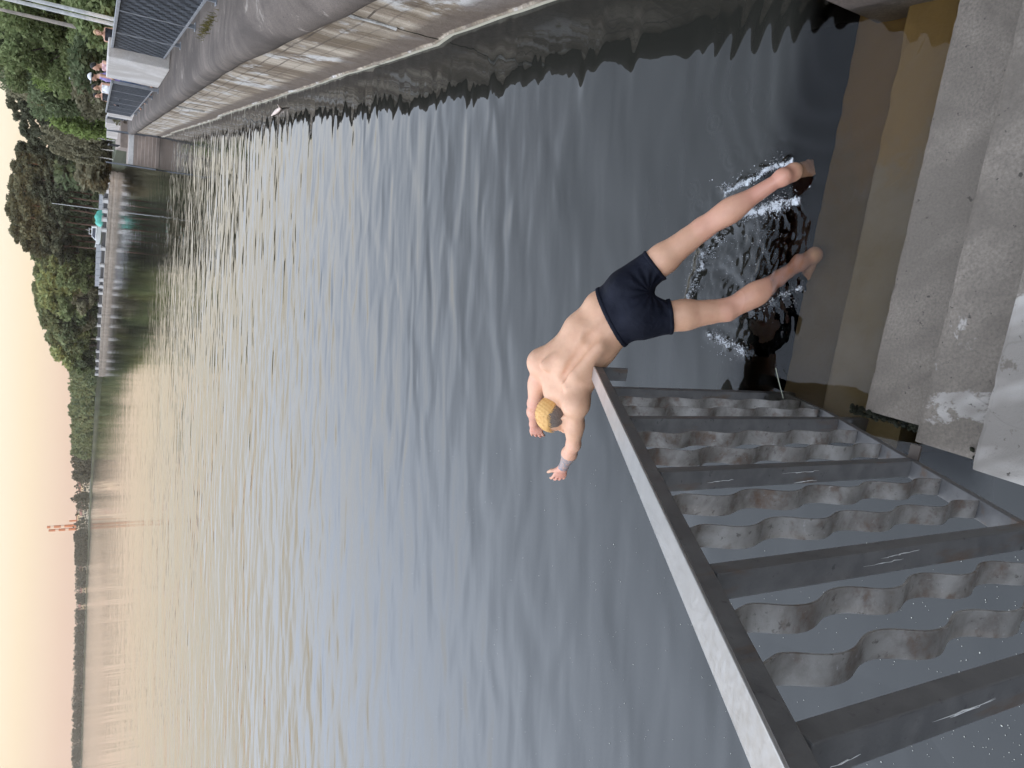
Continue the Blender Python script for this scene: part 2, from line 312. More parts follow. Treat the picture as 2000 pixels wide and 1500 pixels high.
class MB:
    def __init__(s): s.v = []; s.f = []; s.m = []; s.mi = 0
    def add(s, vs, fs):
        b = len(s.v); s.v += [tuple(map(float, p)) for p in vs]; s.f += [tuple(b + i for i in f) for f in fs]; s.m += [s.mi] * len(fs); return s
    def box(s, c, sz, ax=None):
        c = np.asarray(c, float); A = np.eye(3) if ax is None else np.asarray(ax, float)
        P = [c + A[0] * sz[0] / 2 * i + A[1] * sz[1] / 2 * j + A[2] * sz[2] / 2 * k for i in (-1, 1) for j in (-1, 1) for k in (-1, 1)]
        return s.add(P, [(0, 1, 3, 2), (4, 6, 7, 5), (0, 4, 5, 1), (2, 3, 7, 6), (0, 2, 6, 4), (1, 5, 7, 3)])
    def beam(s, p0, p1, w, h, up=(0, 0, 1), side=None):
        p0 = np.asarray(p0, float); p1 = np.asarray(p1, float); d = unit(p1 - p0)
        sd = unit(np.cross(d, up)) if side is None else unit(side); u = np.cross(sd, d)
        return s.box((p0 + p1) / 2, (np.linalg.norm(p1 - p0), w, h), (d, sd, u))
    def tube(s, pts, rs, n=10, cap=True):
        pts = [np.asarray(p, float) for p in pts]; rings = []; ref = np.array([.31, .17, .93])
        for i, p in enumerate(pts):
            d = unit(pts[min(i + 1, len(pts) - 1)] - pts[max(i - 1, 0)]); a = unit(np.cross(d, ref)) if abs(d @ ref) < .98 else unit(np.cross(d, (1, 0, 0))); b = np.cross(d, a)
            r = rs[i] if hasattr(rs, '__len__') else rs
            rings.append([p + r * (math.cos(2 * math.pi * k / n) * a + math.sin(2 * math.pi * k / n) * b) for k in range(n)])
        fs = [(i * n + k, i * n + (k + 1) % n, (i + 1) * n + (k + 1) % n, (i + 1) * n + k) for i in range(len(pts) - 1) for k in range(n)]
        if cap: fs += [tuple(range(n))[::-1], tuple((len(pts) - 1) * n + k for k in range(n))]
        return s.add([q for r in rings for q in r], fs)
    def build(s, name, mat, parent=None, smooth=False, bevel=0, origin=None):
        me = bpy.data.meshes.new(name); V = s.v
        if origin is not None: V = [tuple(np.asarray(p) - np.asarray(origin)) for p in V]
        me.from_pydata(V, [], s.f)
        for m in (mat if isinstance(mat, (list, tuple)) else [mat]): me.materials.append(m)
        me.polygons.foreach_set('material_index', s.m)
        if smooth: me.polygons.foreach_set('use_smooth', [True] * len(s.f))
        me.update(); o = bpy.data.objects.new(name, me)
        if origin is not None and parent is None: o.location = tuple(map(float, origin))
        link(o, parent)
        if bevel:
            b = o.modifiers.new('bevel', 'BEVEL'); b.width = bevel; b.segments = 2; b.limit_method = 'ANGLE'; b.harden_normals = False
        return o
def local(parent_loc, p): return np.asarray(p, float) - np.asarray(parent_loc, float)

E1 = unit((.21, .978, 0)); E2 = np.array([-E1[1], E1[0], 0])            # stairs: down-slope and leftward directions
W0 = np.array([2.926, 4.69, 0]); WE = unit((.244, .970, 0)); WN = np.array([-WE[1], WE[0], 0])   # quay wall line (WN points to the water)
def wall(s, off=0, z=0): return W0 + WE * s + WN * off + np.array([0, 0, z])

# ------------------------------------------------------------------ stairs
NB = unit((-.977, .211, 0)); DN = np.array([-NB[1], -NB[0] * -1, 0]); DN = unit((.211, .977, 0))
RISE, TREAD = .18, .352
ST0 = np.array([-.067, 2.046, .012])                                     # left end of the nosing at the waterline
stair = empty('concrete_stairs', (ST0[0], ST0[1], 0), 'grey concrete stairs leading down into the water beside the railing', 'stairs')
def step(i, name, mat):
    z = ST0[2] + RISE * i; nose = ST0 - DN * {-2: -.65, -1: -.305, 0: 0, 1: .355, 2: .672}.get(i, .672 + .335 * (i - 2)) + NB * (.035 if i > 0 else 0)
    d0, d1 = 0, -(TREAD + .06)
    wid = 2.2; bot = -1.3 if i < 0 else z - .6
    n = 60; m = MB(); r = random.Random(i + 50)
    # front edge with small chips, as a strip of quads
    fr = []; 
    for k in range(n + 1):
        q = nose - NB * (wid * k / n - (.17 if i < 0 else 0)); ch = r.random() ** 8 * .006
        fr.append((q, ch))
    V = []; 
    for q, ch in fr:
        for (dd, zz) in ((.0 - ch * .3, bot), (.0 - ch * .3, z - .016 - ch), (-.005 - ch * .7, z - .005 - ch * .4), (-.018 - ch, z), (d1, z), (d1, bot)):
            V.append(q + DN * dd + np.array([0, 0, zz - q[2]]))
    fs = []
    for k in range(n):
        for j in range(5): fs.append((k * 6 + j, k * 6 + j + 1, (k + 1) * 6 + j + 1, (k + 1) * 6 + j))
    fs += [tuple(range(6))[::-1], tuple(n * 6 + j for j in range(6))]
    m.add([p - np.array([ST0[0], ST0[1], 0]) for p in V], fs)
    o = m.build(name, mat, stair); return o
for i in range(-2, 7):
    o = step(i, 'step', MAT['algae'] if i < 0 else (MAT['step']))
    if i == 2: o['label'] = 'dry step blotched with pale lime'
m = MB(); q = ST0 - DN * 2.33 - np.array([ST0[0], ST0[1], 0]); zt = ST0[2] + RISE * 6 - .002
m.box(q - NB * 1.1 - DN * 1.2 + np.array([0, 0, zt - .3]) - np.array([0, 0, q[2]]), (2.2, 2.2, .6), (NB, DN, (0, 0, 1))); m.build('landing', MAT['step_pale'], stair)
m = MB(); r = random.Random(9)      # mossy side edge at the waterline
for k in range(700):
    tt = .08 - r.random() * 1.02; p = ST0 + E1 * tt - np.array([ST0[0], ST0[1], 0]) + E2 * r.uniform(.0, .03); zz = max(-.03, -tt * .46 - .13) + r.gauss(0, .022); rad = r.uniform(.003, .011)
    q = p * (1, 1, 0) + np.array([0, 0, zz]); dr = unit((r.gauss(0, 1), r.gauss(0, 1), r.gauss(-.6, .6))); m.tube([q - dr * rad, q, q + dr * rad * 1.4], [rad * .5, rad, rad * .35], 6)
tag(m.build('moss_fringe', MAT['moss'], stair, smooth=True), kind='stuff')

# cheek wall on the right of the stairs
c0 = onz(1725, 3, 0); 
m = MB(); a = c0 + E1 * .04; b = c0 - E1 * 3.0; 
m.box((a + b) / 2 - NB * .30 + np.array([0, 0, .1]), (3.35, .6, 2.4), (E1, NB, (0, 0, 1)))
o = m.build('cheek_wall', MAT['coping'], None, bevel=.02, origin=a); tag(o, 'dark stained concrete cheek wall at the right side of the stairs', 'wall')

# ------------------------------------------------------------------ stair railing
E0 = np.array([-.06, 2.046, 0]); SL = .61
def rp(tt, off, z): return E0 + E1 * tt + E2 * off + np.array([0, 0, z])
def zb(tt): return .345 - .62 * (tt + .377)           # underside rail centre height
def ztop(tt): return .73 - .604 * (tt - 1.045) - .021
RB = rp(0, .095, 0)
rail = empty('stair_railing', RB, 'grey steel stair railing with wavy flat bars and a broad handrail', 'railing')
L = lambda p: np.asarray(p) - RB
OC = .095
m = MB(); m.beam(L(rp(1.06, OC, ztop(1.06))), L(rp(-2.6, OC, ztop(-2.6))), .07, .042, side=E2); m.build('rail_shade_side', MAT['post'], rail, bevel=.004)  # handrail's side in darker steel: its shade is put into the colour
m = MB(); nz_ = unit(np.cross(E2, unit(rp(-2.6, 0, ztop(-2.6)) - rp(1.06, 0, ztop(1.06))))); nz_ = nz_ * np.sign(nz_[2]); m.beam(L(rp(1.062, OC, ztop(1.062)) + nz_ * .0235), L(rp(-2.6, OC, ztop(-2.6)) + nz_ * .0235), .072, .008, side=E2); m.build('handrail', MAT['rail'], rail, bevel=.003)  # handrail's top in lighter steel, so that it reads as sky-lit
m = MB(); m.box(L(rp(1.052, OC, ztop(1.052) - .105)), (.012, .07, .17), (E1, E2, (0, 0, 1))); m.build('end_plate', MAT['post'], rail, bevel=.002)
m = MB(); m.beam(L(rp(.62, OC, zb(.62))), L(rp(-2.6, OC, zb(-2.6))), .062, .03, side=E2); m.build('bottom_rail', MAT['post'], rail, bevel=.003)
POSTS = [.585, .07, -.50, -1.055, -1.475, -2.1]
post_objs = []
for k, tt in enumerate(POSTS):
    lo = zb(tt) - .0; 
    if k == 0: lo = -.5
    if k == 1: lo = zb(tt) - .3
    m = MB(); hi = ztop(tt) - .0235
    m.box(L(rp(tt, OC, (lo + hi) / 2)), (.042, .06, hi - lo), (E1, E2, (0, 0, 1))); post_objs.append(m.build('post', MAT['post'], rail, bevel=.003))
def wavy(tt, sd):
    lo = zb(tt) + .0155; hi = ztop(tt) - .0215; n = 90; V = []; fs = []; w = .055; th = .0025; per = .262
    for i in range(n + 1):
        u = i / n; z = lo + (hi - lo) * u; env = min(1, u / .05, (1 - u) / .05)
        ph = 2 * math.pi * (hi - z) / per + sd; dx = .0185 * math.sin(ph) * (1 - .12 * math.sin(ph) ** 2) * env
        sl = .0185 * math.cos(ph) * (-2 * math.pi / per) * env
        nn = unit((1, 0, -sl)); 
        for j, (o_, s_) in enumerate(((-w / 2, -1), (w / 2, -1), (w / 2, 1), (-w / 2, 1))):
            V.append(L(rp(tt + dx + nn[0] * th * s_, OC + o_, z + nn[2] * th * s_)))
    for i in range(n):
        for j in range(4): fs.append((i * 4 + j, i * 4 + (j + 1) % 4, (i + 1) * 4 + (j + 1) % 4, (i + 1) * 4 + j))
    m = MB(); m.add(V, fs); o = m.build('wavy_bar', MAT['bar'], rail); 
    o.data.polygons.foreach_set('use_smooth', [True] * len(o.data.polygons))
    es = o.modifiers.new('es', 'EDGE_SPLIT'); es.split_angle = R_(40)
for k in range(5):
    a, b = POSTS[k], POSTS[k + 1]
    for f_ in (.34, .67): wavy(a + (b - a) * f_, 0.6)
for tt in (-.50, -1.475):                                   # brackets to the stair side
    m = MB(); m.box(L(rp(tt, .045, zb(tt) - .01)), (.04, .07, .012), (E1, E2, (0, 0, 1))); m.build('bracket', simple('rusty_bracket_steel', (.085, .066, .052), .7), rail, bevel=.003)
r = random.Random(3)
for tt, po_ in zip(POSTS[2:5], post_objs[2:5]):             # chipped paint streaks on the near posts
    for q in range(3):
        z0 = ztop(tt) - .12 - r.random() * .8; o0 = OC - .022 + r.random() * .045; pts = []; ln_ = .5 + r.random() * .9
        for j in range(9): pts.append(L(rp(tt - .0214, o0 + r.uniform(-.0015, .0015) + j * .0006, z0 + j * (.012 + .006 * r.random()) * ln_)))
        sc = MB(); sc.tube(pts, [(.0003 + .0011 * r.random()) * min(1, .2 + .3 * min(k_, 8 - k_)) for k_ in range(9)], 4); sc.build('paint_scratch', MAT['scratch'], po_)

# ------------------------------------------------------------------ quay wall
wq = wall(0); quay = empty('quay_wall', wq, 'long streaked pale quay wall rising from the water on the right', 'quay wall')
S = [-4 + .35 * i for i in range(int(47 / .35) + 1)]; r = random.Random(4)
def drop(s): return -.24 * min(1, max(0, (6.5 - s) / 5))
V = []; zs = [-2.3, -.1, .05, .06, .3, .55, .8, 1.0, 1.15, 1.3]
for i, s in enumerate(S):
    seg = math.floor((s + 1) / 3.2); jo = (.012 * ((seg * 7919) % 5 - 2))
    for z in zs:
        off = jo + (0.02 if z <= .055 else 0) + r.uniform(-.006, .006) + (-.02 if z > 1.1 else 0) * r.random()
        V.append(wall(s, off, z) - wq)
nz = len(zs)
m = MB(); m.add(V, [(i * nz + j, (i + 1) * nz + j, (i + 1) * nz + j + 1, i * nz + j + 1) for i in range(len(S) - 1) for j in range(nz - 1)])
o = m.build('wall_face', MAT['quay'], quay)
prof = [(-.12, 1.2), (.0, 1.22), (.07, 1.25), (.115, 1.31), (.125, 1.38), (.11, 1.46), (.06, 1.535), (-.03, 1.575), (-.15, 1.59), (-.4, 1.60), (-1.0, 1.605)]
V = []
for i, s in enumerate(S):
    jit = r.uniform(-.012, .012)
    for j, (off, z) in enumerate(prof):
        V.append(wall(s, off + jit + r.uniform(-.01, .01) * (j < 8), z + drop(s) * (1 if j < 7 else max(0, 1 - (j - 6) * .35)) + r.uniform(-.008, .008) * (j < 9)) - wq)
npf = len(prof); m = MB(); m.add(V, [(i * npf + j, (i + 1) * npf + j, (i + 1) * npf + j + 1, i * npf + j + 1) for i in range(len(S) - 1) for j in range(npf - 1)])
o = m.build('coping', MAT['coping'], quay, smooth=True); sb = o.modifiers.new('sub', 'SUBSURF'); sb.levels = 1; sb.render_levels = 1
m = MB()
for sj in (2.2, 17.4):
    pts = [wall(sj + r.uniform(-.02, .02), .014, z) - wq for z in np.linspace(.5, 1.24, 8)]; m.tube(pts, [.016 + .014 * r.random() for _ in pts], 6)
m.build('joint_mortar', MAT['patch'], quay)
m = MB(); pts = [wall(2.2 + r.uniform(-.015, .015), .012, z) - wq for z in np.linspace(-.1, .55, 8)]; m.tube(pts, [.006] * 8, 6); m.build('joint_crack', MAT['moss'], quay)

def slab_poly(name, pts, z, depth, mat, label=None, cat=None, kind='structure', side=None):
    bm = bmesh.new(); vs = [bm.verts.new((p[0], p[1], z)) for p in pts]; f = bm.faces.new(vs)
    if f.normal.z < 0: f.normal_flip()
    ex = bmesh.ops.extrude_face_region(bm, geom=[f]); 
    for g_ in ex['geom']:
        if isinstance(g_, bmesh.types.BMVert): g_.co.z -= depth
    bmesh.ops.triangulate(bm, faces=bm.faces[:]); bmesh.ops.recalc_face_normals(bm, faces=bm.faces[:])
    me = bpy.data.meshes.new(name); bm.to_mesh(me); bm.free(); me.materials.append(mat)
    if side:
        me.materials.append(side)
        for p_ in me.polygons: p_.material_index = 0 if abs(p_.normal.z) > .7 else 1
    o = bpy.data.objects.new(name, me); link(o)
    return tag(o, label, cat, kind=kind)
DECK = 1.6
P = lambda s, off: tuple(wall(s, off)[:2])
slab_poly('quay_deck', [P(-4, -.9), P(42.8, -.9), P(42.8, -5.2), P(-4, -5.2)], DECK, 1.2, MAT['deck'])
slab_poly('park_ground', [P(-30, -5.2), P(42.8, -5.2), P(42.8, -1.4), P(46, -1.2), P(56, -1.6), (19.5, 60), (90, 110), (160, 60), (120, -60), P(-30, -30)], 1.42, 3.6, MAT['ground'], side=MAT['brown'])

# ------------------------------------------------------------------ fence and concrete piers on the quay
def fence(label, A, B, zt, parts=None):
    A = np.asarray(A, float); B = np.asarray(B, float); d = B - A; Ln = np.linalg.norm(d[:2]); e = unit(d * (1, 1, 0)); nrm = np.array([-e[1], e[0], 0])
    f = empty('metal_fence', A, label, 'fence', 'grey metal fences along the quay')
    hz = lambda u, z: d * u + np.array([0, 0, z])
    hgt = zt - A[2]
    m = MB(); m.beam(hz(-.002, hgt), hz(1.0, hgt), .085, .05); m.build('top_rail', MAT['mid_steel'], f, bevel=.004)
    m = MB(); m.beam(hz(0, .14), hz(1, .14), .06, .04); m.build('bottom_rail', MAT['mid_steel'], f, bevel=.004)
    n = max(1, round(Ln / 2.5))
    for k in range(n + 1):
        if k == n and n > 1: continue
        m = MB(); m.box(hz(k / n, hgt / 2 - .013), (.05, .07, hgt - .024), (e, nrm, (0, 0, 1))); m.box(hz(k / n, .008), (.14, .14, .016), (e, nrm, (0, 0, 1))); m.build('post', MAT['mid_steel'], f, bevel=.003)
    nb = int(Ln / .17); V = []; fs = []; K = 20
    for q in range(nb):
        u = (q + .5) / nb
        if min(abs(u * n - round(u * n)), 1) * Ln / n < .05: continue
        b0 = len(V)
        for i in range(K + 1):
            z = .162 + (hgt - .19) * i / K; dx = .016 * math.sin(2 * math.pi * z / .26 + (q * 2.39996) % 6.283)
            for sgn in (-1, 1): V.append(hz(u, z) + e * dx + nrm * .034 * sgn)
        for i in range(K): fs.append((b0 + i * 2, b0 + i * 2 + 1, b0 + i * 2 + 3, b0 + i * 2 + 2))
    m = MB(); m.add(V, fs); o = m.build('wavy_bar_panel', MAT['dark_steel'], f); so = o.modifiers.new('sol', 'SOLIDIFY'); so.thickness = .005
    return f
def pier(label, pa, pb, th, zt, z0):
    pa = np.asarray(pa, float); pb = np.asarray(pb, float); e = unit(pb - pa); nrm = np.array([e[1], -e[0], 0]); c = (pa + pb) / 2 + nrm * th / 2
    m = MB(); m.box((c[0], c[1], (zt + z0) / 2), (np.linalg.norm(pb - pa), th, zt - z0), (e, nrm, (0, 0, 1)))
    o = m.build('concrete_pier', MAT['pier'], None, bevel=.025, origin=(c[0], c[1], z0)); tag(o, label, 'concrete pier', 'pale concrete piers between the fence sections'); return o
f0 = onz(390, 59, DECK); f1 = onz(358, 100, DECK); fe = unit(f1 - f0)
pA = onz(332, 137, DECK); pB = onz(310, 172, DECK)
p2a = onz(264.5, 224, 1.55); p2b = onz(259.5, 236, 1.55); p3a = onz(247.5, 247, 1.5); p3b = onz(244.5, 256, 1.5)
fence('nearest grey fence section on the quay, before the big pale pier', f0 - fe * 12.6, pA + fe * .1 + np.array([.25, 0, 0]), 2.78)
pier('large pale concrete pier between two fence sections, nearest of the row', pA, pB, .42, 2.86, DECK)
fence('middle grey fence section between the large pier and the narrow one', pB + np.array([-.06, .05, 0]), np.array([*(p2a[:2] + (-.12, -.04)), DECK]), 2.72)
pier('narrow pale concrete pier at the end of the long middle fence section', p2a, p2b, .45, 2.64, 1.5)
fence('short farthest grey fence section between two narrow pale piers', np.array([*(p2b[:2] + (.3, 0)), DECK]), np.array([*(p3a[:2] + (.3, 0)), DECK]), 2.58)
pier('pale concrete pier at the far corner of the quay', p3a, p3b, .5, 2.62, 1.45)
p4 = p3b + WE * 1.0
pier('low cream concrete block behind the far corner of the quay', p4, p4 + WE * 3.4 + WN * .5, .8, 2.5, 1.4)
# tuft of dry grass on the deck edge
tg = onz(408, 52, DECK - .01); Vg = []; Fg = []
for i in range(260):
    a = random.uniform(0, 6.28); rr = random.gauss(0, 1); b = tg + WE * rr * .5 + WN * random.gauss(0, .05); hgt = random.uniform(.03, .12); dx = np.array([math.cos(a), math.sin(a), 0]) * .006
    lean = np.array([random.uniform(-.04, .04), random.uniform(-.04, .04), hgt]); k = len(Vg); Vg += [b - dx, b + dx, b + lean]; Fg.append((k, k + 1, k + 2))
o = bpy.data.objects.new('grass_tuft', np_mesh('grass_tuft', Vg, Fg, MAT['grass'])); link(o); tag(o, 'strip of dry grass growing in the quay deck before the fence', 'grass', kind='stuff')

# ------------------------------------------------------------------ far landing stairs with two dark railings
q0 = wall(41.5, .0); ls = empty('landing_stairs', q0, 'small flight of stairs at the far end of the quay with a white top edge', 'stairs')
lx, ly = WN, WE
m = MB()
for i in range(8):
    m.box(lx * .85 + ly * (.3 + .33 * i) + np.array([0, 0, .17 * i - .2]), (1.7, .33, .4), (lx, ly, (0, 0, 1)))
m.build('steps', MAT['brown'], ls)
m = MB(); m.box(lx * .85 + ly * 2.83 + np.array([0, 0, 1.33]), (1.72, .1, .26), (lx, ly, (0, 0, 1))); m.build('white_edge', MAT['white_paint'], ls, bevel=.01)
m = MB(); m.box(lx * .85 + ly * 4.6 + np.array([0, 0, .3]), (1.72, 3.4, 2.3), (lx, ly, (0, 0, 1))); m.build('landing', MAT['brown'], ls, bevel=.02)
for off, lab in ((1.78, 'dark sloping railing on the open-water side of the far landing stairs'), (.02, 'dark sloping railing against the quay end of the far landing stairs')):
    b0 = q0 + lx * off; rl = empty('landing_railing', b0, lab, 'railing')
    m = MB(); m.beam(ly * -1.2 + np.array([0, 0, .2]), ly * 3.0 + np.array([0, 0, 2.55]), .08, .09); m.build('handrail', MAT['black_steel'], rl, bevel=.01)
    m = MB(); m.beam(ly * -1.2 + np.array([0, 0, -.35]), ly * 3.0 + np.array([0, 0, 1.7]), .06, .06); m.build('bottom_rail', MAT['black_steel'], rl)
    for k in range(4):
        yy = -1.1 + 1.35 * k; zc = .2 + (yy + 1.2) * .56
        m = MB(); m.box(ly * yy + np.array([0, 0, zc - .55]), (.07, .07, 1.1), (lx, ly, (0, 0, 1))); m.build('post', MAT['black_steel'], rl)
# low brown retaining wall behind it
m = MB(); a = wall(46.5, .1, 0); m.box(a + WE * 7 - WN * .1 + np.array([0, 0, .75]), (1.6, 14, 2.2), (WN, WE, (0, 0, 1))); o = m.build('retaining_wall', MAT['brown'], None, bevel=.03, origin=a); tag(o, 'brown stained retaining wall behind the far landing stairs', 'wall')
a = wall(49.5, .1, 1.85); rf = empty('black_fence', a, 'low black fence along the top of the brown retaining wall', 'fence')
m = MB(); m.beam(-WE * 2.9 + WN * .6 + np.array([0, 0, .55]), WE * 2.9 + WN * .6 + np.array([0, 0, .55]), .06, .06); m.build('top_rail', MAT['black_steel'], rf)
for k in range(7):
    m = MB(); m.box(WE * (-2.8 + k * .93) + WN * .6 + np.array([0, 0, .26]), (.05, .05, .52), (WN, WE, (0, 0, 1))); m.build('post', MAT['black_steel'], rf)

# ------------------------------------------------------------------ far promenade
PR = [np.array(p) for p in ((20.5, 62), (34.4, 143), (29.1, 160.2), (22.4, 181.8), (11.4, 217.4), (-1.4, 253), (1.0, 262), (8, 300), (-20, 400), (-58, 549), (-160, 850), (-275, 1147), (-617, 1314), (-1700, 1560))]
far_poly = [tuple(p) for p in PR] + [(-1700, 3200), (1800, 3200), (1500, 200), (160, 40), (90, 60)]
slab_poly('shore_ground', far_poly, .95, 3.2, MAT['shoreground'])
pr = empty('promenade_wall', (*PR[1], 0), 'long low tan promenade wall across the water under the parapet', 'wall')
seg = PR[1:6]
def along(pts, off=0, n=12):
    out = []
    for a, b in zip(pts[:-1], pts[1:]):
        e = unit(np.array([*(b - a), 0])); nr = np.array([-e[1], e[0], 0])
        for k in range(n): out.append(np.array([*(a + (b - a) * k / n), 0]) + nr * off)
    out.append(np.array([*pts[-1], 0]) + nr * off); return out
def ribbon(name, pts, secs, mat, parent, origin, smooth=False):      # sweep (off,z) sections along a polyline
    rows = [along(pts, o_) for o_, _ in secs]; V = []; n = len(rows[0])
    for j, (o_, z_) in enumerate(secs): V += [p + np.array([0, 0, z_]) - origin for p in rows[j]]
    fs = [(j * n + i, j * n + i + 1, (j + 1) * n + i + 1, (j + 1) * n + i) for j in range(len(secs) - 1) for i in range(n - 1)]
    m = MB(); m.add(V, fs); return m.build(name, mat, parent, smooth)
po = np.array([*PR[1], 0.])
ribbon('wall_face', seg, [(.25, -.6), (.25, .12), (.1, .14), (.08, .5), (.16, .52), (.16, 1.03), (-1.2, 1.05), (-4, 1.05)], MAT['tan_wall'], pr, po)
def on_prom(y):       # point of the promenade line seen in picture row y
    for (a, b) in zip(seg[:-1], seg[1:]):
        d = ray(190, y); A_ = np.array([[d[0], -(b - a)[0]], [d[1], -(b - a)[1]]]); sol = np.linalg.solve(A_, a)
        if -1e-6 <= sol[1] <= 1.000001: return a + (b - a) * sol[1], unit(np.array([*(b - a), 0]))
    return None
PY = [348, 367, 387, 407, 424, 445, 482, 515, 544, 557, 570, 594, 615, 634, 660, 685, 703, 718, 730]
PY2 = [y for y in PY if on_prom(y) is not None]; pts_p = [on_prom(y) for y in PY2]
ORD = ['first', 'second', 'third', 'fourth', 'fifth', 'sixth', 'seventh', 'eighth', 'ninth', 'tenth', 'eleventh', 'twelfth', 'thirteenth', 'fourteenth', 'fifteenth', 'sixteenth', 'seventeenth', 'eighteenth', 'nineteenth', 'twentieth']
first = None
for k, (p, e) in enumerate(pts_p):
    if first is None:
        m = MB(); m.box((0, 0, .43), (1.3, .6, .86)); m.box((0, 0, .9), (1.42, .72, .08)); first = m.build('parapet_pillar', MAT['white_paint'], None, bevel=.03); o = first
    else:
        o = first.copy(); link(o)
    o.location = (p[0] - .1, p[1] + .35, 1.05); o.rotation_euler = (0, 0, math.atan2(e[1], e[0])); o.scale = (.9 + .02 * (k % 5), 1, 1)
    tag(o, '%s white parapet pillar from the left end of the promenade across the water' % ORD[len(pts_p) - 1 - k], 'pillar', 'white parapet pillars across the water')
for k, ((p, e), (q, e_)) in enumerate(zip(pts_p[:-1], pts_p[1:])):
    a = np.array([p[0], p[1] + .3, 1.05]); b = np.array([q[0], q[1] + .3, 1.05]); g = empty('parapet_panel', a, 'dark railing panel between the %s and %s white parapet pillars from the left end' % (ORD[len(pts_p) - 2 - k], ORD[len(pts_p) - 1 - k]), 'railing', 'dark railing panels across the water')
    m = MB(); m.beam((b - a) * .03 + np.array([0, 0, .8]), (b - a) * .97 + np.array([0, 0, .8]), .1, .06); m.beam((b - a) * .03 + np.array([0, 0, .42]), (b - a) * .97 + np.array([0, 0, .42]), .05, .58); m.build('railing_panel', MAT['black_steel'], g)

def boxthing(name, label, cat, loc, size, rz, mat, group=None, bevel=.02):
    m = MB(); m.box((0, 0, size[2] / 2), size); o = m.build(name, mat, None, bevel=bevel); o.location = tuple(map(float, loc)); o.rotation_euler = (0, 0, rz); return tag(o, label, cat, group)
# sheet fences behind the parapet
def sheet_fence(label, y0, y1, Y0, Y1, h):
    a = aty(190, y0, Y0) * (1, 1, 0) + (0, 0, 1.0); b = aty(190, y1, Y1) * (1, 1, 0) + (0, 0, 1.0); s_ = empty('sheet_fence', a, label, 'fence'); n = 7; dd = b - a
    m = MB(); m.beam(np.array([0, 0, h / 2]), dd + np.array([0, 0, h / 2]), .06, h); m.build('panel', MAT['grey_panel'], s_)
    for k in range(n + 1):
        m = MB(); m.box(dd * k / n + np.array([0, 0, h / 2 + .05]) , (.14, .14, h + .1)); m.build('post', MAT['mid_steel'], s_)
sheet_fence('pale grey sheet fence behind the parapet, right of the turquoise tarpaulin', 338, 408, 158, 176, 1.5)
sheet_fence('pale grey sheet fence behind the parapet, left of the motorboat', 478, 559, 186, 205, 1.75)

# motorboat standing ashore
bp = aty(190, 455, 190); bp[2] = 1.0
boat = empty('motor_boat', bp, 'white cabin motorboat with dark windows standing ashore behind the parapet', 'boat', rz=R_(163)); boat.scale = (1.25, 1.15, 1.25)
n = 14; V = []; secs = []
for i in range(n + 1):
    u = i / n; x = -2.3 + 4.9 * u; w = 1.0 * (1 - max(0, (u - .45) / .55) ** 2.2) + .03; sh = 1.25 + .35 * u ** 2; kz = .35 + .55 * max(0, (u - .6) / .4) ** 2
    V += [(x, -w, sh), (x, -w * .86, kz + .35), (x, 0, kz), (x, w * .86, kz + .35), (x, w, sh)]
fs = [(i * 5 + j, (i + 1) * 5 + j, (i + 1) * 5 + j + 1, i * 5 + j + 1) for i in range(n) for j in range(4)] + [(i * 5 + 4, (i + 1) * 5 + 4, (i + 1) * 5, i * 5) for i in range(n)] + [(0, 1, 2, 3, 4)]
m = MB(); m.add(V, fs); m.build('hull', MAT['boat_white'], boat)
m = MB(); m.add([(-1.2, -.75, 1.35), (1.4, -.6, 1.45), (.7, -.5, 2.15), (-1.1, -.62, 2.2), (-1.2, .75, 1.35), (1.4, .6, 1.45), (.7, .5, 2.15), (-1.1, .62, 2.2)], [(0, 1, 2, 3), (4, 7, 6, 5), (1, 5, 6, 2), (0, 3, 7, 4), (3, 2, 6, 7), (0, 4, 5, 1)]); m.build('cabin', MAT['boat_white'], boat, bevel=.03)
m = MB(); m.add([(-.9, -.752, 1.55), (1.05, -.625, 1.6), (.62, -.54, 2.05), (-.85, -.66, 2.05), (-.9, .752, 1.55), (1.05, .625, 1.6), (.62, .54, 2.05), (-.85, .66, 2.05)], [(0, 1, 2, 3), (4, 7, 6, 5)]); m.add([(1.27, -.5, 1.62), (1.27, .5, 1.62), (.8, .44, 2.08), (.8, -.44, 2.08)], [(0, 1, 2, 3)]); o = m.build('cabin_windows', MAT['boat_dark'], boat); so = o.modifiers.new('s', 'SOLIDIFY'); so.thickness = .06; so.offset = 0
m = MB(); m.box((-.2, 0, 2.55), (1.1, 1.05, .07)); [m.tube([(x_, y_, 2.15), (x_ * .9, y_ * .9, 2.55)], .03, 6) for x_ in (-.6, .3) for y_ in (-.5, .5)]; m.tube([(-.3, 0, 2.58), (-.4, 0, 3.1)], .025, 6); m.build('top_arch', MAT['boat_white'], boat)
for x_, y_ in ((-1.5, -.6), (-1.5, .6), (1.1, 0)):
    m = MB(); m.tube([(x_, y_, 0), (x_, y_, .8)], .07, 6); m.build('cradle_leg', MAT['dark_steel'], boat)
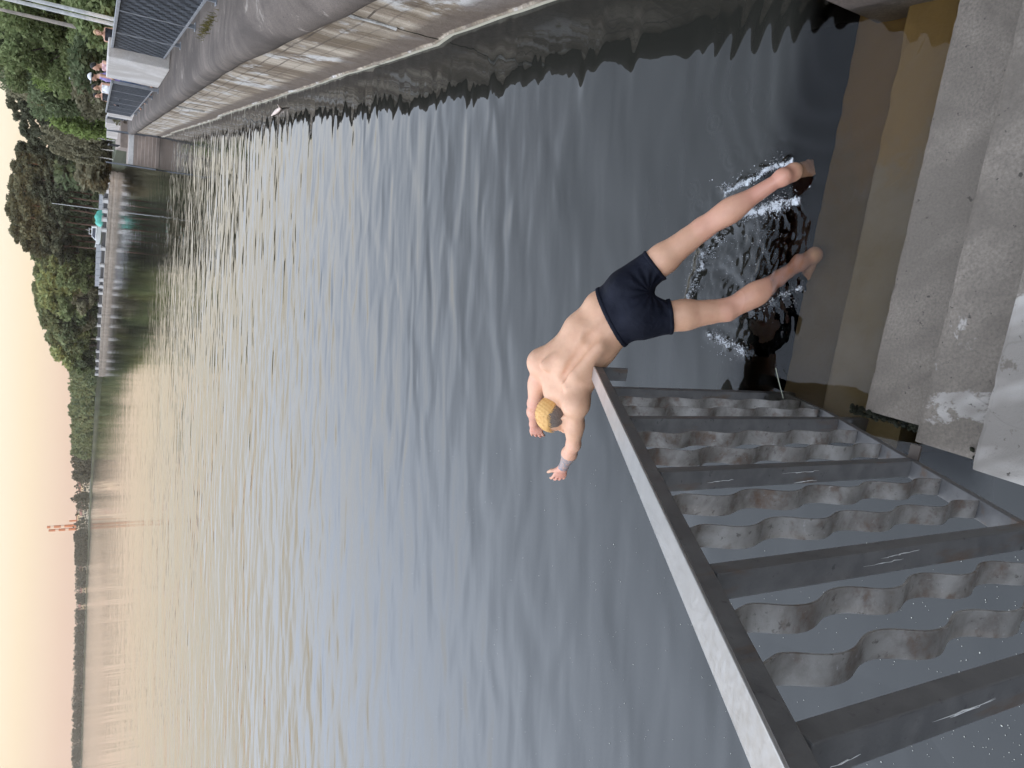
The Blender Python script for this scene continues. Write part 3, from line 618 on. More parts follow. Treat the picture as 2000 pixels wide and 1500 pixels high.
# covered boat under tarpaulin
tp = aty(192, 426, 183); tp[2] = 1.0
V = []; fs = []; n1, n2 = 16, 18
for i in range(n1 + 1):
    u = i / n1; x = -1.9 + 3.8 * u; hh = (2.1 + .12 * math.sin(u * 14)) * (1 - abs(2 * u - 1) ** 5 * .55)
    for j in range(n2 + 1):
        a = math.pi * j / n2; V.append((x, -1.1 * math.cos(a) * (1 - .3 * abs(2 * u - 1) ** 3), hh * max(0, math.sin(a)) ** .55 + .04 * math.sin(j * 2.1 + i)))
fs = [(i * (n2 + 1) + j, (i + 1) * (n2 + 1) + j, (i + 1) * (n2 + 1) + j + 1, i * (n2 + 1) + j + 1) for i in range(n1) for j in range(n2)] + [tuple(range(n2 + 1))[::-1], tuple(n1 * (n2 + 1) + j for j in range(n2 + 1))]
m = MB(); m.add(V, fs); o = m.build('covered_boat', MAT['tarp'], None, smooth=True); o.location = tuple(tp); o.rotation_euler = (0, 0, R_(12)); tag(o, 'hump covered with a turquoise tarpaulin behind the parapet', 'covered boat')

def pole(name, label, cat, base, top, r0_, r1_, mat, group=None, extra=None):
    base = np.asarray(base, float); m = MB(); d = np.asarray(top, float) - base
    m.tube([np.zeros(3), d * .5, d], [r0_, (r0_ + r1_) / 2, r1_], 10); m.tube([np.zeros(3), np.array([0, 0, .12])], [r0_ * 1.9, r0_ * 1.6], 10)
    if extra: extra(m, d)
    o = m.build(name, mat, None, smooth=False, origin=None); o.location = tuple(base); return tag(o, label, cat, group)
b = aty(201, 409.5, 172); b[2] = 1.0; pole('mast', 'tall thin white mast standing among the pines beside the turquoise tarpaulin', 'mast', b, b + (0, 0, 9.6), .1, .06, MAT['pole'])
for (y, lab, kx) in ((38, 'white pole behind the fence, right of the other white pole', 31), (48, 'white pole behind the fence, left of the other white pole', 31.5)):
    b = atk(223, y, kx); b[2] = 1.42; pole('flag_pole', lab, 'pole', b, b + (0, 0, 9), .085, .06, MAT['pole'])
b = atk(215, 68, 40); b[2] = 1.42
lp = empty('street_lamp', b, 'tall grey street lamp with curved arm rising behind the fence', 'street lamp')
m = MB(); hgt = 6.4; m.tube([(0, 0, 0), (0, 0, hgt * .5), (0, 0, hgt)], [.13, .1, .075], 10); m.build('mast', simple('brownish_lamp_post', (.3, .26, .225), .7), lp)
m = MB(); m.tube([(0, 0, hgt), (0.02, -.02, hgt + .55), (.22, -.1, hgt + .95), (.7, -.3, hgt + 1.1), (1.25, -.5, hgt + 1.0)], [.05, .045, .04, .04, .04], 8); m.build('curved_arm', MAT['pole'], lp, smooth=True)
m = MB(); m.box((1.5, -.6, hgt + .97), (.6, .22, .12)); m.build('lamp_head', MAT['pole'], lp, bevel=.03)
b = atk(205, 166, 48); b[2] = 1.42; pole('lamp_post', 'short pale grey post among the trees behind the strolling people', 'post', b, b + (0, 0, 3.3), .1, .08, MAT['pole'])

# ------------------------------------------------------------------ trees
def leaves(P_, size, up=.0, aspect=.62, sd=0):
    r_ = np.random.default_rng(sd); n = len(P_); a = r_.normal(size=(n, 3)); a /= np.linalg.norm(a, axis=1)[:, None]
    b = r_.normal(size=(n, 3)); b -= (b * a).sum(1)[:, None] * a; b /= np.linalg.norm(b, axis=1)[:, None]
    s_ = size * r_.uniform(.6, 1.4, n)[:, None]; a = a * s_; b = b * s_ * aspect
    V = np.stack([P_ - a, P_ - b, P_ + a, P_ + b], 1).reshape(-1, 3); return V, np.arange(n * 4).reshape(n, 4)
def shellpts(r_, c, rad, n, inner=.55):
    d = r_.normal(size=(n, 3)); d /= np.linalg.norm(d, axis=1)[:, None]; rr = r_.uniform(inner ** 3, 1, n) ** (1 / 3); return np.asarray(c) + d * rr[:, None] * np.asarray(rad)
def crown_points(kind, sd, n):
    r_ = np.random.default_rng(sd); P_ = []; limbs = []
    if kind == 'pine':                          # height 20, clear trunk below 9
        for k in range(34):
            u = r_.uniform(0, 1) ** .9; z = 8.5 + 11 * u; R_w = 3.1 * (1 - .55 * u) * (0.55 + .6 * math.sin(min(1, u * 1.6 + .25) * 2.6)); a = r_.uniform(0, 6.28); rr = R_w * r_.uniform(.35, 1.0)
            c = np.array([rr * math.cos(a), rr * math.sin(a), z]); limbs.append((np.array([0, 0, z - .5 - .25 * rr]), c))
            P_.append(shellpts(r_, c, np.array([1.15, 1.15, .62]) * r_.uniform(.7, 1.3), n // 34, .2))
    elif kind == 'oak':                         # height 10, broad
        for k in range(30):
            a = r_.uniform(0, 6.28); u = r_.uniform(0, 1); z = 2.2 + 7 * u; R_w = 3.6 * math.sin(math.pi * (.16 + .78 * u)) ** .7; rr = R_w * r_.uniform(.45, 1)
            c = np.array([rr * math.cos(a), rr * math.sin(a), z]); limbs.append((np.array([0, 0, 1.5 + z * .35]), c)); P_.append(shellpts(r_, c, np.array([1.25, 1.25, .95]) * r_.uniform(.6, 1.3), n // 30, .35))
    elif kind == 'birch':                       # height 13, narrow, drooping twigs
        for k in range(44):
            a = r_.uniform(0, 6.28); u = r_.uniform(0, 1); z = 4.5 + 8 * u; R_w = 2.3 * math.sin(math.pi * (.2 + .75 * u)); rr = R_w * r_.uniform(.2, 1)
            c = np.array([rr * math.cos(a), rr * math.sin(a), z]); limbs.append((np.array([0, 0, z]), c)); q = shellpts(r_, c, np.array([.6, .6, .7]), n // 44, .1); q[:, 2] -= r_.uniform(0, 1, len(q)) ** 2 * 2.0; P_.append(q)
    elif kind == 'willow':                      # height 9, weeping to the ground
        for k in range(46):
            a = r_.uniform(0, 6.28); u = r_.uniform(0, 1); z = 3 + 5.8 * u; R_w = 3.0 * math.sin(math.pi * (.25 + .68 * u)); rr = R_w * r_.uniform(.3, 1)
            c = np.array([rr * math.cos(a), rr * math.sin(a), z]); limbs.append((np.array([0, 0, z * .8]), c)); q = shellpts(r_, c, np.array([.75, .75, .7]), n // 46, .1); q[:, 2] -= r_.uniform(0, 1, len(q)) ** 1.5 * min(3, z - 1); P_.append(q)
    elif kind == 'bush':                        # height 3
        for k in range(16):
            a = r_.uniform(0, 6.28); u = r_.uniform(0, 1); rr = 1.5 * r_.uniform(.1, 1) * (1 - u * .5); c = np.array([rr * math.cos(a), rr * math.sin(a), .5 + 2.2 * u]); limbs.append((np.zeros(3), c)); P_.append(shellpts(r_, c, np.array([.7, .7, .6]), n // 16, .2))
    return np.concatenate(P_), limbs
PROTO = {}
def proto(kind, sd, n, size):
    key = (kind, sd, n, size)
    if key in PROTO: return PROTO[key]
    P_, limbs = crown_points(kind, sd, n); V, Fc = leaves(P_, size, sd=sd); crown = np_mesh('crown', V, Fc, MAT['lf_green'])
    m = MB(); r_ = random.Random(sd)
    ht = {'pine': 19, 'oak': 7.5, 'birch': 12.2, 'willow': 7.5, 'bush': 1.5}[kind]; rb = {'pine': .22, 'oak': .26, 'birch': .13, 'willow': .2, 'bush': .05}[kind]
    pts = [np.array([r_.uniform(-.12, .12) * (i > 0), r_.uniform(-.12, .12) * (i > 0), ht * i / 8]) for i in range(9)]
    m.tube(pts, [rb * (1.25 if i == 0 else 1) * (1 - .8 * i / 8) for i in range(9)], 8)
    for a, b in limbs[::2]: m.tube([a * (0, 0, 1), (a + b) / 2 + np.array([0, 0, -.1]), b], [rb * .28, rb * .18, rb * .06], 5)
    me = bpy.data.meshes.new('trunk'); me.from_pydata(m.v, [], m.f); me.materials.append(MAT['bark']); me.update()
    PROTO[key] = (crown, me); return PROTO[key]
TREES = []
def tree(name, label, kind, loc, hgt, leaf, bark, cat='tree', group=None, sd=1, n=5200, size=.34, wide=1.0, rz=None):
    crown, trunk = proto(kind, sd, n, size); s_ = hgt / {'pine': 20., 'oak': 10., 'birch': 13., 'willow': 9.4, 'bush': 3.2}[kind]
    e = empty(name, loc, label, cat, group, rz=random.uniform(0, 6.28) if rz is None else rz); e.scale = (s_ * wide, s_ * wide, s_)
    for nm, me, mt in (('trunk', trunk, bark), ('crown', crown, leaf)):
        o = bpy.data.objects.new(nm, me); link(o, e); o.material_slots[0].link = 'OBJECT'; o.material_slots[0].material = MAT[mt]
    return e
def tloc(y, Y, z=.95):
    d = ray(185, y); return np.array([d[0] / d[1] * Y, Y, z])
def theight(xtop, y, Y, z=.95): return aty(xtop, y, Y)[2] - z
# -- near park (30 to 75 m)
NEAR = [  # y, Y, xtop, kind, leaf, label, wide
 (-25, 50, -70, 'oak', 'lf_green', 'big green leafy tree at the picture corner behind the white poles', 1.25),
 (40, 58, -60, 'oak', 'lf_dark', 'tall dark leafy tree behind the curved street lamp', 1.15),
 (92, 55, -45, 'oak', 'lf_green', 'tall green leafy tree behind the woman in pink', 1.05),
 (135, 62, 22, 'oak', 'lf_bright', 'lighter green tree behind the short grey post', .9),
 (60, 70, -20, 'oak', 'lf_olive', 'tree with yellowing leaves among the dark park trees', 1.0),
 (128, 72, -48, 'oak', 'lf_green', 'tall green crown filling the gap between park trees and pines', 1.0),
 (150, 78, -30, 'oak', 'lf_dark', 'dark tall tree rising left of the street lamp trees', 1.0),
 (172, 95, -2, 'oak', 'lf_olive', 'thin-topped olive tree beside the dark pines', .8),
 (10, 40, 120, 'bush', 'lf_green', 'green bush behind the fence beside the white poles', 1.3),
 (100, 44, 128, 'bush', 'lf_dark', 'dark bush behind the fence beside the woman in black', 1.5),
 (150, 50, 140, 'bush', 'lf_olive', 'olive bush behind the man in the white cap', 1.5)]
for i, (y, Y, xt, kd, lf, lab, wd) in enumerate(NEAR):
    big = kd == 'oak'
    tree('leafy_tree' if big else 'bush', lab, kd, tloc(y, Y, 1.4), theight(xt, y, Y, 1.4), lf, 'bark', 'tree' if big else 'bush', None, 3 + i % 3, 16000 if big else 4000, .15 if big else .12, wd)
for i, (x_, y_, h_) in enumerate(((12.5, 5, 8.5), (13.5, 11, 9.5), (15, 18, 10), (11.5, -1, 8), (9.6, 2.4, 9.5))):  # out-of-frame trees, added to darken the reflection along the quay
    tree('leafy_tree', 'leafy tree added out of view beside the quay for its dark reflection', 'oak', (x_, y_, 1.42), h_, 'lf_dark', 'bark', 'tree', 'added trees along the quay', 4, 9000, .2, 1.1)
# -- middle distance (80 to 150 m)
MID = [
 (205, 92, 58, 'birch', 'lf_gold', 'birch turning golden above the bright green weeping tree', 'birchbark', 1.2, 5),
 (240, 84, 84, 'willow', 'lf_bright', 'bright green weeping tree at the end of the quay', 'birchbark', 1.0, 6),
 (185, 80, 90, 'oak', 'lf_olive', 'dull olive tree right of the bright weeping tree', 'bark', 1.0, 4),
 (268, 118, 78, 'birch', 'lf_olive', 'white-stemmed birch nearest the weeping tree', 'birchbark', 1.0, 5),
 (288, 122, 82, 'birch', 'lf_olive', 'slim white-stemmed birch, middle one of the three by the landing stairs', 'birchbark', .95, 7),
 (306, 126, 96, 'birch', 'lf_olive', 'white-stemmed birch nearest the pine wood', 'birchbark', 1.0, 5),
 (340, 150, 143, 'oak', 'lf_olive', 'pale rounded bushy tree at the foot of the birches', 'bark', 1.1, 4),
 (318, 140, 150, 'bush', 'lf_olive', 'olive bush below the birches beside the retaining wall', 'bark', 2.0, 8),
 (512, 214, 96, 'oak', 'lf_green', 'large rounded green tree left of the motorboat', 'bark', 1.3, 3),
 (540, 212, 108, 'oak', 'lf_green', 'rounded green tree in front of the mixed wood', 'bark', 1.25, 4),
 (585, 232, 136, 'oak', 'lf_olive', 'low greyish green tree behind the parapet', 'bark', 1.3, 3),
 (625, 250, 142, 'oak', 'lf_olive', 'greyish round bush-like tree near the parapet end', 'bark', 1.2, 4)]
for (y, Y, xt, kd, lf, lab, bk, wd, sd) in MID:
    tree({'birch': 'birch_tree', 'willow': 'weeping_tree', 'oak': 'leafy_tree', 'bush': 'bush'}[kd], lab, kd, tloc(y, Y), theight(xt, y, Y), lf, bk, 'bush' if kd == 'bush' else 'tree', None, sd, 7000, .26 if Y < 130 else .34, wd)
# -- pine wood behind the promenade
PINES = [(140, 110, -10), (158, 112, -4), (174, 120, 0), (190, 116, 6), (204, 125, 4), (220, 122, 12), (234, 128, 14), (250, 132, 26), (268, 140, 30), (286, 145, 40), (304, 150, 34), (322, 160, 30), (338, 190, 26), (354, 196, 20), (366, 188, 28), (380, 200, 17), (392, 190, 20), (404, 204, 22), (416, 194, 14), (428, 206, 12), (440, 198, 16), (450, 212, 18), (462, 200, 20), (474, 210, 26), (486, 204, 38), (498, 222, 50)]
plabs = ['dark pine in the row behind the park trees, %s', ]
def PINE_LABEL(y):
    return ('tall dark pine rising behind the birches and the bright weeping tree' if y < 330 else 'tall dark pine with bare trunk, right of the thin white mast' if y < 402 else 'tall dark pine with bare trunk behind the turquoise tarpaulin' if y < 438 else 'tall dark pine with bare trunk directly behind the motorboat' if y < 472 else 'tall dark pine left of the motorboat at the edge of the pine wood')
for i, (y, Y, xt) in enumerate(PINES):
    gold = i in (13, 17, 18, 20)
    tree('pine_tree', PINE_LABEL(y), 'pine', tloc(y, Y), theight(xt, y, Y), 'lf_pine', 'pinebark', 'pine tree', 'tall pines of the wood across the water', 20 + i % 4, 5600, .36, 1.25 if Y > 150 else .9)
MIX = [(508, 226, 62), (522, 232, 66), (536, 236, 64), (550, 240, 72), (562, 236, 64), (574, 242, 62), (588, 244, 66), (600, 250, 78), (612, 250, 70), (624, 254, 80), (638, 256, 92), (650, 262, 90), (662, 264, 88), (674, 268, 96), (684, 272, 106), (694, 276, 112), (702, 280, 124)]
for i, (y, Y, xt) in enumerate(MIX):
    kd = ('birch', 'oak', 'birch', 'oak', 'oak')[i % 5]
    tree('broadleaf_tree', 'dense green tree in the mixed wood behind the large rounded green tree' if y < 580 else 'dense green tree in the mixed wood towards the far left promenade end', kd, tloc(y, Y), theight(xt, y, Y), 'lf_gold' if i in (4, 8) and False else ('lf_dark', 'lf_green', 'lf_dark')[i % 3], 'birchbark' if kd == 'birch' else 'bark', 'tree', 'trees of the mixed wood across the water', 3 + i % 3, 7000, .36, 1.25 if kd == 'oak' else 1.9)
# undergrowth below the pines: one mass
P_ = []; r_ = np.random.default_rng(5)
for y in np.arange(345, 715, 3.2):
    Y = 205 + max(0, (y - 440)) * .28 + r_.uniform(-6, 10) + (-6 if y < 440 else 0); c = tloc(y, Y); P_.append(shellpts(r_, c + (0, 0, r_.uniform(.3, 1.8)), (1.8, 1.8, 1.2), 130, .2))
V, Fc = leaves(np.concatenate(P_), .33, sd=9); o = bpy.data.objects.new('undergrowth', np_mesh('undergrowth', V, Fc, MAT['lf_dark'])); link(o); tag(o, 'dark undergrowth beneath the pines across the water', 'undergrowth', kind='stuff')
# deep wood behind the pines: closes the gaps near the ground
P_ = []
for y in np.arange(150, 720, 2.2):
    Y = (150 if y < 330 else 228 + max(0, (y - 470)) * .3) + r_.uniform(0, 30); hh = max(3, (aty(95 if y < 560 else 130, y, Y)[2] - 1) * .9); c = tloc(y, Y)
    nn = 420; q = np.stack([c[0] + r_.normal(0, 1.8, nn), c[1] + r_.normal(0, 2, nn), 1 + r_.uniform(0, 1, nn) * hh], 1); P_.append(q)
V, Fc = leaves(np.concatenate(P_), .6, sd=10); o = bpy.data.objects.new('deep_wood', np_mesh('deep_wood', V, Fc, MAT['lf_dark'])); link(o); tag(o, 'shaded depth of the wood behind the pines', 'woods', kind='stuff')
# far wooded shores
HOUSE_GAPS = []
def far_wood(name, label, specs, mat, sd, dens):
    r_ = np.random.default_rng(sd); P_ = []; S_ = []
    for (p, q, n, h0, h1) in specs:
        for k in range(n):
            u = (k + r_.uniform()) / n; dp = r_.uniform(3, 45); c = np.array([p[0] + (q[0] - p[0]) * u + dp * .25, p[1] + (q[1] - p[1]) * u + dp, .9]); h = (h0 + (h1 - h0) * u) * r_.uniform(.78, 1.1); w = h * r_.uniform(.28, .46)
            if any(abs(c[0] / c[1] - g_) < w_ for g_, w_ in HOUSE_GAPS) and r_.uniform() < .93 and c[1] < 1260: continue
            nn = dens; t_ = r_.uniform(0, 1, nn); a = r_.uniform(0, 6.28, nn); rr = w * np.sin(np.pi * (.22 + .76 * t_)) ** .8 * r_.uniform(.6, 1.05, nn)
            P_.append(np.stack([c[0] + rr * np.cos(a), c[1] + rr * np.sin(a), c[2] + h * (.05 + .95 * t_)], 1)); S_.append(np.full(nn, h * .085))
    P_ = np.concatenate(P_); V, Fc = leaves(P_, np.concatenate(S_)[:, None] if False else 1.0, sd=sd)
    s_ = np.repeat(np.concatenate(S_), 4)[:, None]; cc = np.repeat(P_, 4, 0); V = cc + (V - cc) * s_
    o = bpy.data.objects.new(name, np_mesh(name, V, Fc, MAT[mat])); link(o); tag(o, label, 'wood', kind='stuff')
HOUSE_GAPS[:] = [(ray(185, y_)[0] / ray(185, y_)[1], w_) for y_, w_ in ((1020, .011), (948, .007), (960, .004), (980, .0035), (997, .0045), (915, .003), (1108, .0055), (1150, .003), (1182, .003))]
far_wood('shore_wood', 'dark wooded shore running on beyond the promenade end', [((3, 285), (-14, 395), 130, 8.5, 10), ((-18, 395), (-58, 560), 130, 10, 11.5), ((6, 300), (20, 420), 90, 9, 12)], 'lf_dark', 31, 120)
far_wood('farther_wood', 'low dark wood along the farther shore by the chimneys', [((-58, 560), (-160, 860), 220, 12, 13), ((-160, 860), (-285, 1150), 230, 13, 13), ((-280, 1150), (-620, 1320), 300, 12, 12), ((-620, 1320), (-1250, 1480), 420, 12, 12)], 'lf_far', 32, 60)
far_wood('ridge_wood', 'thin blue-green ridge of woods on the horizon', [((-100, 1500), (-1700, 1900), 520, 17, 17), ((0, 1300), (-420, 1700), 220, 17, 18)], 'lf_far', 33, 40)
# unseen wood, added behind the camera to shade the quay and stairs
r_ = np.random.default_rng(77); P_ = []
for k in range(210):
    c = np.array([r_.uniform(-190, 130), r_.uniform(-75, -45), 0]); hh = r_.uniform(22, 29); w = r_.uniform(3.5, 6); nn = 260; t_ = r_.uniform(0, 1, nn); a = r_.uniform(0, 6.28, nn); rr = w * np.sqrt(r_.uniform(0, 1, nn)) * np.sin(np.pi * (.1 + .85 * t_)) ** .6
    P_.append(np.stack([c[0] + rr * np.cos(a), c[1] + rr * np.sin(a), 1 + hh * t_], 1))
V, Fc = leaves(np.concatenate(P_), 1.0, sd=12); o = bpy.data.objects.new('wooded_bank', np_mesh('wooded_bank', V, Fc, MAT['lf_dark'])); link(o); tag(o, 'unseen wood added behind the stairs for its shade', 'wood', kind='stuff')

# ------------------------------------------------------------------ power plant and houses on the far shore
cb = tloc(1024, 1150); pl = empty('power_plant', cb, 'small power plant with red and white striped chimneys on the far shore', 'power plant')
def stack(dx, dy, h, r, bands):
    m = MB(); n = len(bands)
    for k, bnd in enumerate(bands):
        m.mi = bnd; z0, z1 = h * k / n, h * (k + 1) / n; m.tube([(dx, dy, z0), (dx, dy, z1)], [r * (1.15 - .3 * k / n), r * (1.15 - .3 * (k + 1) / n)], 14)
    m.build('chimney', [MAT['chim_red'], MAT['chim_white']], pl)
top = theight(92, 1022, 1150)
stack(0, 0, top, 1.9, [0, 0, 0, 0, 0, 0, 0, 1, 0, 0, 1, 0]); stack(-5.2, 3, top * .96, 1.8, [0, 0, 0, 0, 0, 0, 1, 0, 0, 1, 0, 0]); stack(6.5, 0, top * .47, 1.2, [0] * 4)
m = MB(); m.box((6, -5, 6.5), (26, 14, 13)); m.build('boiler_hall', MAT['cream'], pl)
m = MB(); m.box((6, -5, 13.5), (27, 15, 1.2)); m.build('roof', MAT['roof'], pl)
m = MB(); [m.box((-4 + 5 * k, -12.05, 7), (3, .15, 5)) for k in range(5)]; m.build('window', MAT['glassdark'], pl)
HS = [(948, 1050, 13, 9, 'tall cream house catching the sun right of the chimneys'), (960, 1070, 9, 6, 'lower pale house beside the tall cream one'), (980, 1060, 7, 6, 'small cream house between the chimneys and the tall house'), (997, 1080, 9, 7, 'pale house just right of the chimneys'), (915, 1000, 7, 9, 'tiny pale house at the wood edge, rightmost on the far shore'), (1108, 1200, 12, 6, 'long reddish house left of the chimneys'), (1150, 1220, 7, 5, 'small pale house left of the long reddish one'), (1182, 1230, 7, 6, 'sunlit yellow house, leftmost of the houses by the wood')]
for (y, Y, w, h, lab) in HS:
    l_ = tloc(y, Y - 25 if Y > 0 else Y); hs = empty('house', l_, lab, 'house')
    m = MB(); m.box((0, 0, h / 2), (w, 9, h)); m.build('wall', MAT['cream'], hs)
    m = MB(); m.add([(-w / 2 - .5, -5.2, h), (w / 2 + .5, -5.2, h), (w / 2 + .5, 5.2, h), (-w / 2 - .5, 5.2, h), (-w / 2 - .5, 0, h + 3), (w / 2 + .5, 0, h + 3)], [(0, 1, 5, 4), (2, 3, 4, 5), (0, 4, 3), (1, 2, 5), (3, 2, 1, 0)]); m.build('roof', MAT['roof'], hs)
    m = MB(); [m.box((-w / 2 + w * (k + .5) / 4, -4.55, h * .55), (w / 9, .2, h * .28)) for k in range(4)]; m.build('window', MAT['glassdark'], hs)

# ------------------------------------------------------------------ water and bed
GX0, GX1, GY0, GY1 = -1.6, 2.6, 1.5, 4.6; NX, NY = 440, 325
gx = np.linspace(GX0, GX1, NX); gy = np.linspace(GY0, GY1, NY); X, Y = np.meshgrid(gx, gy, indexing='ij')
def vnoise(seed, x, y, s):                       # smooth value noise on the plane
    r_ = np.random.default_rng(seed); T = r_.uniform(-1, 1, (97, 97)); u, v_ = x * s, y * s; i, j = np.floor(u).astype(int), np.floor(v_).astype(int); f, g = u - i, v_ - j
    f = f * f * (3 - 2 * f); g = g * g * (3 - 2 * g); q = lambda a, b: T[a % 97, b % 97]
    return (q(i, j) * (1 - f) + q(i + 1, j) * f) * (1 - g) + (q(i, j + 1) * (1 - f) + q(i + 1, j + 1) * f) * g
LEG = [onz(1500, 366, 0), onz(1478, 575, 0)]
Z = np.zeros_like(X)
cxy = (onz(1440, 500, 0)); cr = np.hypot(X - cxy[0], Y - cxy[1])
chop = vnoise(1, X + 5, Y + 5, 11) * .006 + vnoise(2, X + 5, Y + 5, 27) * .005 + vnoise(3, X + 5, Y + 5, 4.5) * .012 + vnoise(9, X + 5, Y + 5, 55) * .0018 + vnoise(10, (X + 5) * .5 + Y, Y + 5, 38) * .0032
Z += chop * np.exp(-(cr / .38) ** 4)
for L_ in LEG:
    d = np.hypot(X - L_[0], Y - L_[1]); Z += .010 * np.exp(-(d / .09) ** 2) + .006 * vnoise(8, X + 5, Y + 5, 30) * np.exp(-(d / .2) ** 2)
foam = np.zeros_like(X)
for a_, b_, wd_, am_ in ((onz(1418, 378), onz(1546, 312), .028, 1.), (onz(1446, 420), onz(1556, 392), .05, 1.), (onz(1346, 604), onz(1378, 498), .032, .85), (onz(1376, 500), onz(1430, 436), .045, .7), (onz(1386, 650), onz(1458, 688), .034, .85), (onz(1480, 602), onz(1566, 562), .03, .7), (onz(1420, 560), onz(1500, 500), .10, .42), (onz(1460, 500), onz(1560, 450), .09, .4), (onz(1556, 320), onz(1590, 380), .03, .5)):
    e = unit((b_ - a_)[:2]); rel = np.stack([X - a_[0], Y - a_[1]], -1); tt = rel @ e; ln_ = np.linalg.norm((b_ - a_)[:2]); nn = rel @ np.array([-e[1], e[0]]); dd = np.hypot(tt - np.clip(tt, 0, ln_), nn + .018 * vnoise(14, X + 5, Y + 5, 16)); w_ = np.exp(-(dd / wd_) ** 2) * am_
    foam = np.maximum(foam, w_); Z += (.016 * am_ * (am_ > .5)) * w_ * (.55 + .45 * vnoise(12, X + 5, Y + 5, 34) + .4 * vnoise(13, X + 5, Y + 5, 70))
# the wave thrown up ahead of the legs
pa, pb, pc = onz(1345, 600, 0), onz(1375, 480, 0), onz(1440, 425, 0)
for (a, b) in ((pa, pb), (pb, pc)):
    e = unit((b - a)[:2]); rel = np.stack([X - a[0], Y - a[1]], -1); tt = rel @ e; ln_ = np.linalg.norm((b - a)[:2]); nn = rel @ np.array([-e[1], e[0]]); ext = np.clip(tt, 0, ln_); dd = np.hypot(tt - ext, nn)
    Z += .028 * np.exp(-(dd / .035) ** 2) * (1 + .5 * vnoise(4, X + 5, Y + 5, 22))
rings = [(onz(1296, 694), .05), (onz(1326, 692), .03), (onz(1296, 722), .04), (onz(1430, 310), .09), (onz(1352, 372), .07), (onz(1395, 240), .08), (onz(1485, 195), .09), (onz(1445, 175), .1), (onz(1365, 400), .06), (onz(1340, 350), .05), (onz(1520, 290), .1)]
for c_, rad in rings:
    d = np.hypot(X - c_[0], Y - c_[1]); Z += .0006 * np.cos((d - rad * .6) / rad * 14) * np.exp(-((d - rad * .55) / (rad * .4)) ** 2)
# fan of ripples by the quay corner
c_ = onz(1660, 60); d = np.hypot(X - c_[0], Y - c_[1]); Z += .0042 * np.sin(d * 46 + vnoise(6, X + 5, Y + 5, 3) * 3) * np.exp(-((d - .45) / .35) ** 2) * (.6 + .6 * vnoise(7, X + 5, Y + 5, 2))
edge = np.minimum.reduce([X - GX0, GX1 - X, Y - GY0, GY1 - Y]); Z *= np.clip(edge / .35, 0, 1) ** 2
V = np.stack([X, Y, Z], -1).reshape(-1, 3); idx = np.arange(NX * NY).reshape(NX, NY)
Fq = np.stack([idx[:-1, :-1], idx[1:, :-1], idx[1:, 1:], idx[:-1, 1:]], -1).reshape(-1, 4)
B = 2600.; zb_ = -2.5; base = len(V)
ox = np.array([-B, GX0, GX1, B]); oy = np.array([-400., GY0, GY1, 3000.])
extra = []; fx = []
def vert(p): extra.append(p); return base + len(extra) - 1
G = [[None] * 4 for _ in range(4)]
for i in range(4):
    for j in range(4):
        if i in (1, 2) and j in (1, 2): G[i][j] = int(idx[0 if i == 1 else -1, 0 if j == 1 else -1])
        else: G[i][j] = vert((ox[i], oy[j], 0))
for i in range(3):
    for j in range(3):
        if (i, j) != (1, 1): fx.append((G[i][j], G[i + 1][j], G[i + 1][j + 1], G[i][j + 1]))
bt = [vert((-B, -400., zb_)), vert((B, -400., zb_)), vert((B, 3000., zb_)), vert((-B, 3000., zb_))]
fx += [(bt[3], bt[2], bt[1], bt[0]), (bt[0], bt[1], G[3][0], G[0][0]), (bt[1], bt[2], G[3][3], G[3][0]), (bt[2], bt[3], G[0][3], G[3][3]), (bt[3], bt[0], G[0][0], G[0][3])]
me = np_mesh('water', np.concatenate([V, np.array(extra)]), np.concatenate([Fq, np.array(fx)]), MAT['water'], smooth=False)
sm = np.zeros(len(Fq) + len(fx), bool); sm[:len(Fq)] = True; me.polygons.foreach_set('use_smooth', sm)
ca = me.attributes.new('calm', 'FLOAT', 'POINT'); cal = np.zeros(len(V) + len(extra), np.float32)
lee = np.clip((3.1 - (X - .2 * 0) * .0 - Y) / .9, 0, 1) * np.clip(edge / .35, 0, 1)
cal[:len(V)] = (lee * .35).reshape(-1); ca.data.foreach_set('value', cal)
cs_ = (X - ST0[0]) * DN[0] + (Y - ST0[1]) * DN[1]; cl_ = -((X - ST0[0]) * NB[0] + (Y - ST0[1]) * NB[1])
smst = lambda a, b, q: (lambda t_: t_ * t_ * (3 - 2 * t_))(np.clip((q - a) / (b - a), 0, 1))
clr = (1 - smst(.66, .92, cs_)) * smst(-.32, -.08, cl_) * np.clip(edge / .1, 0, 1)
for L_ in LEG + [onz(1572, 345), onz(1560, 330), onz(1580, 505), onz(1545, 530)]: clr = np.maximum(clr, 1 - smst(.07, .14, np.hypot(X - L_[0], Y - L_[1])))
ca = me.attributes.new('foam', 'FLOAT', 'POINT'); cal = np.zeros(len(V) + len(extra), np.float32); cal[:len(V)] = (foam * np.clip(edge / .1, 0, 1)).reshape(-1); ca.data.foreach_set('value', cal)
ca = me.attributes.new('clear', 'FLOAT', 'POINT'); cal = np.zeros(len(V) + len(extra), np.float32); cal[:len(V)] = clr.reshape(-1); ca.data.foreach_set('value', cal)
water = bpy.data.objects.new('water', me); link(water); tag(water, kind='structure')
m = MB(); m.add([(-1800, -380, -2.42), (1500, -380, -2.42), (1500, 2900, -2.42), (-1800, 2900, -2.42)], [(0, 1, 2, 3)]); o = m.build('lake_bed', MAT['bed']); tag(o, kind='structure')

exec_marker = 0
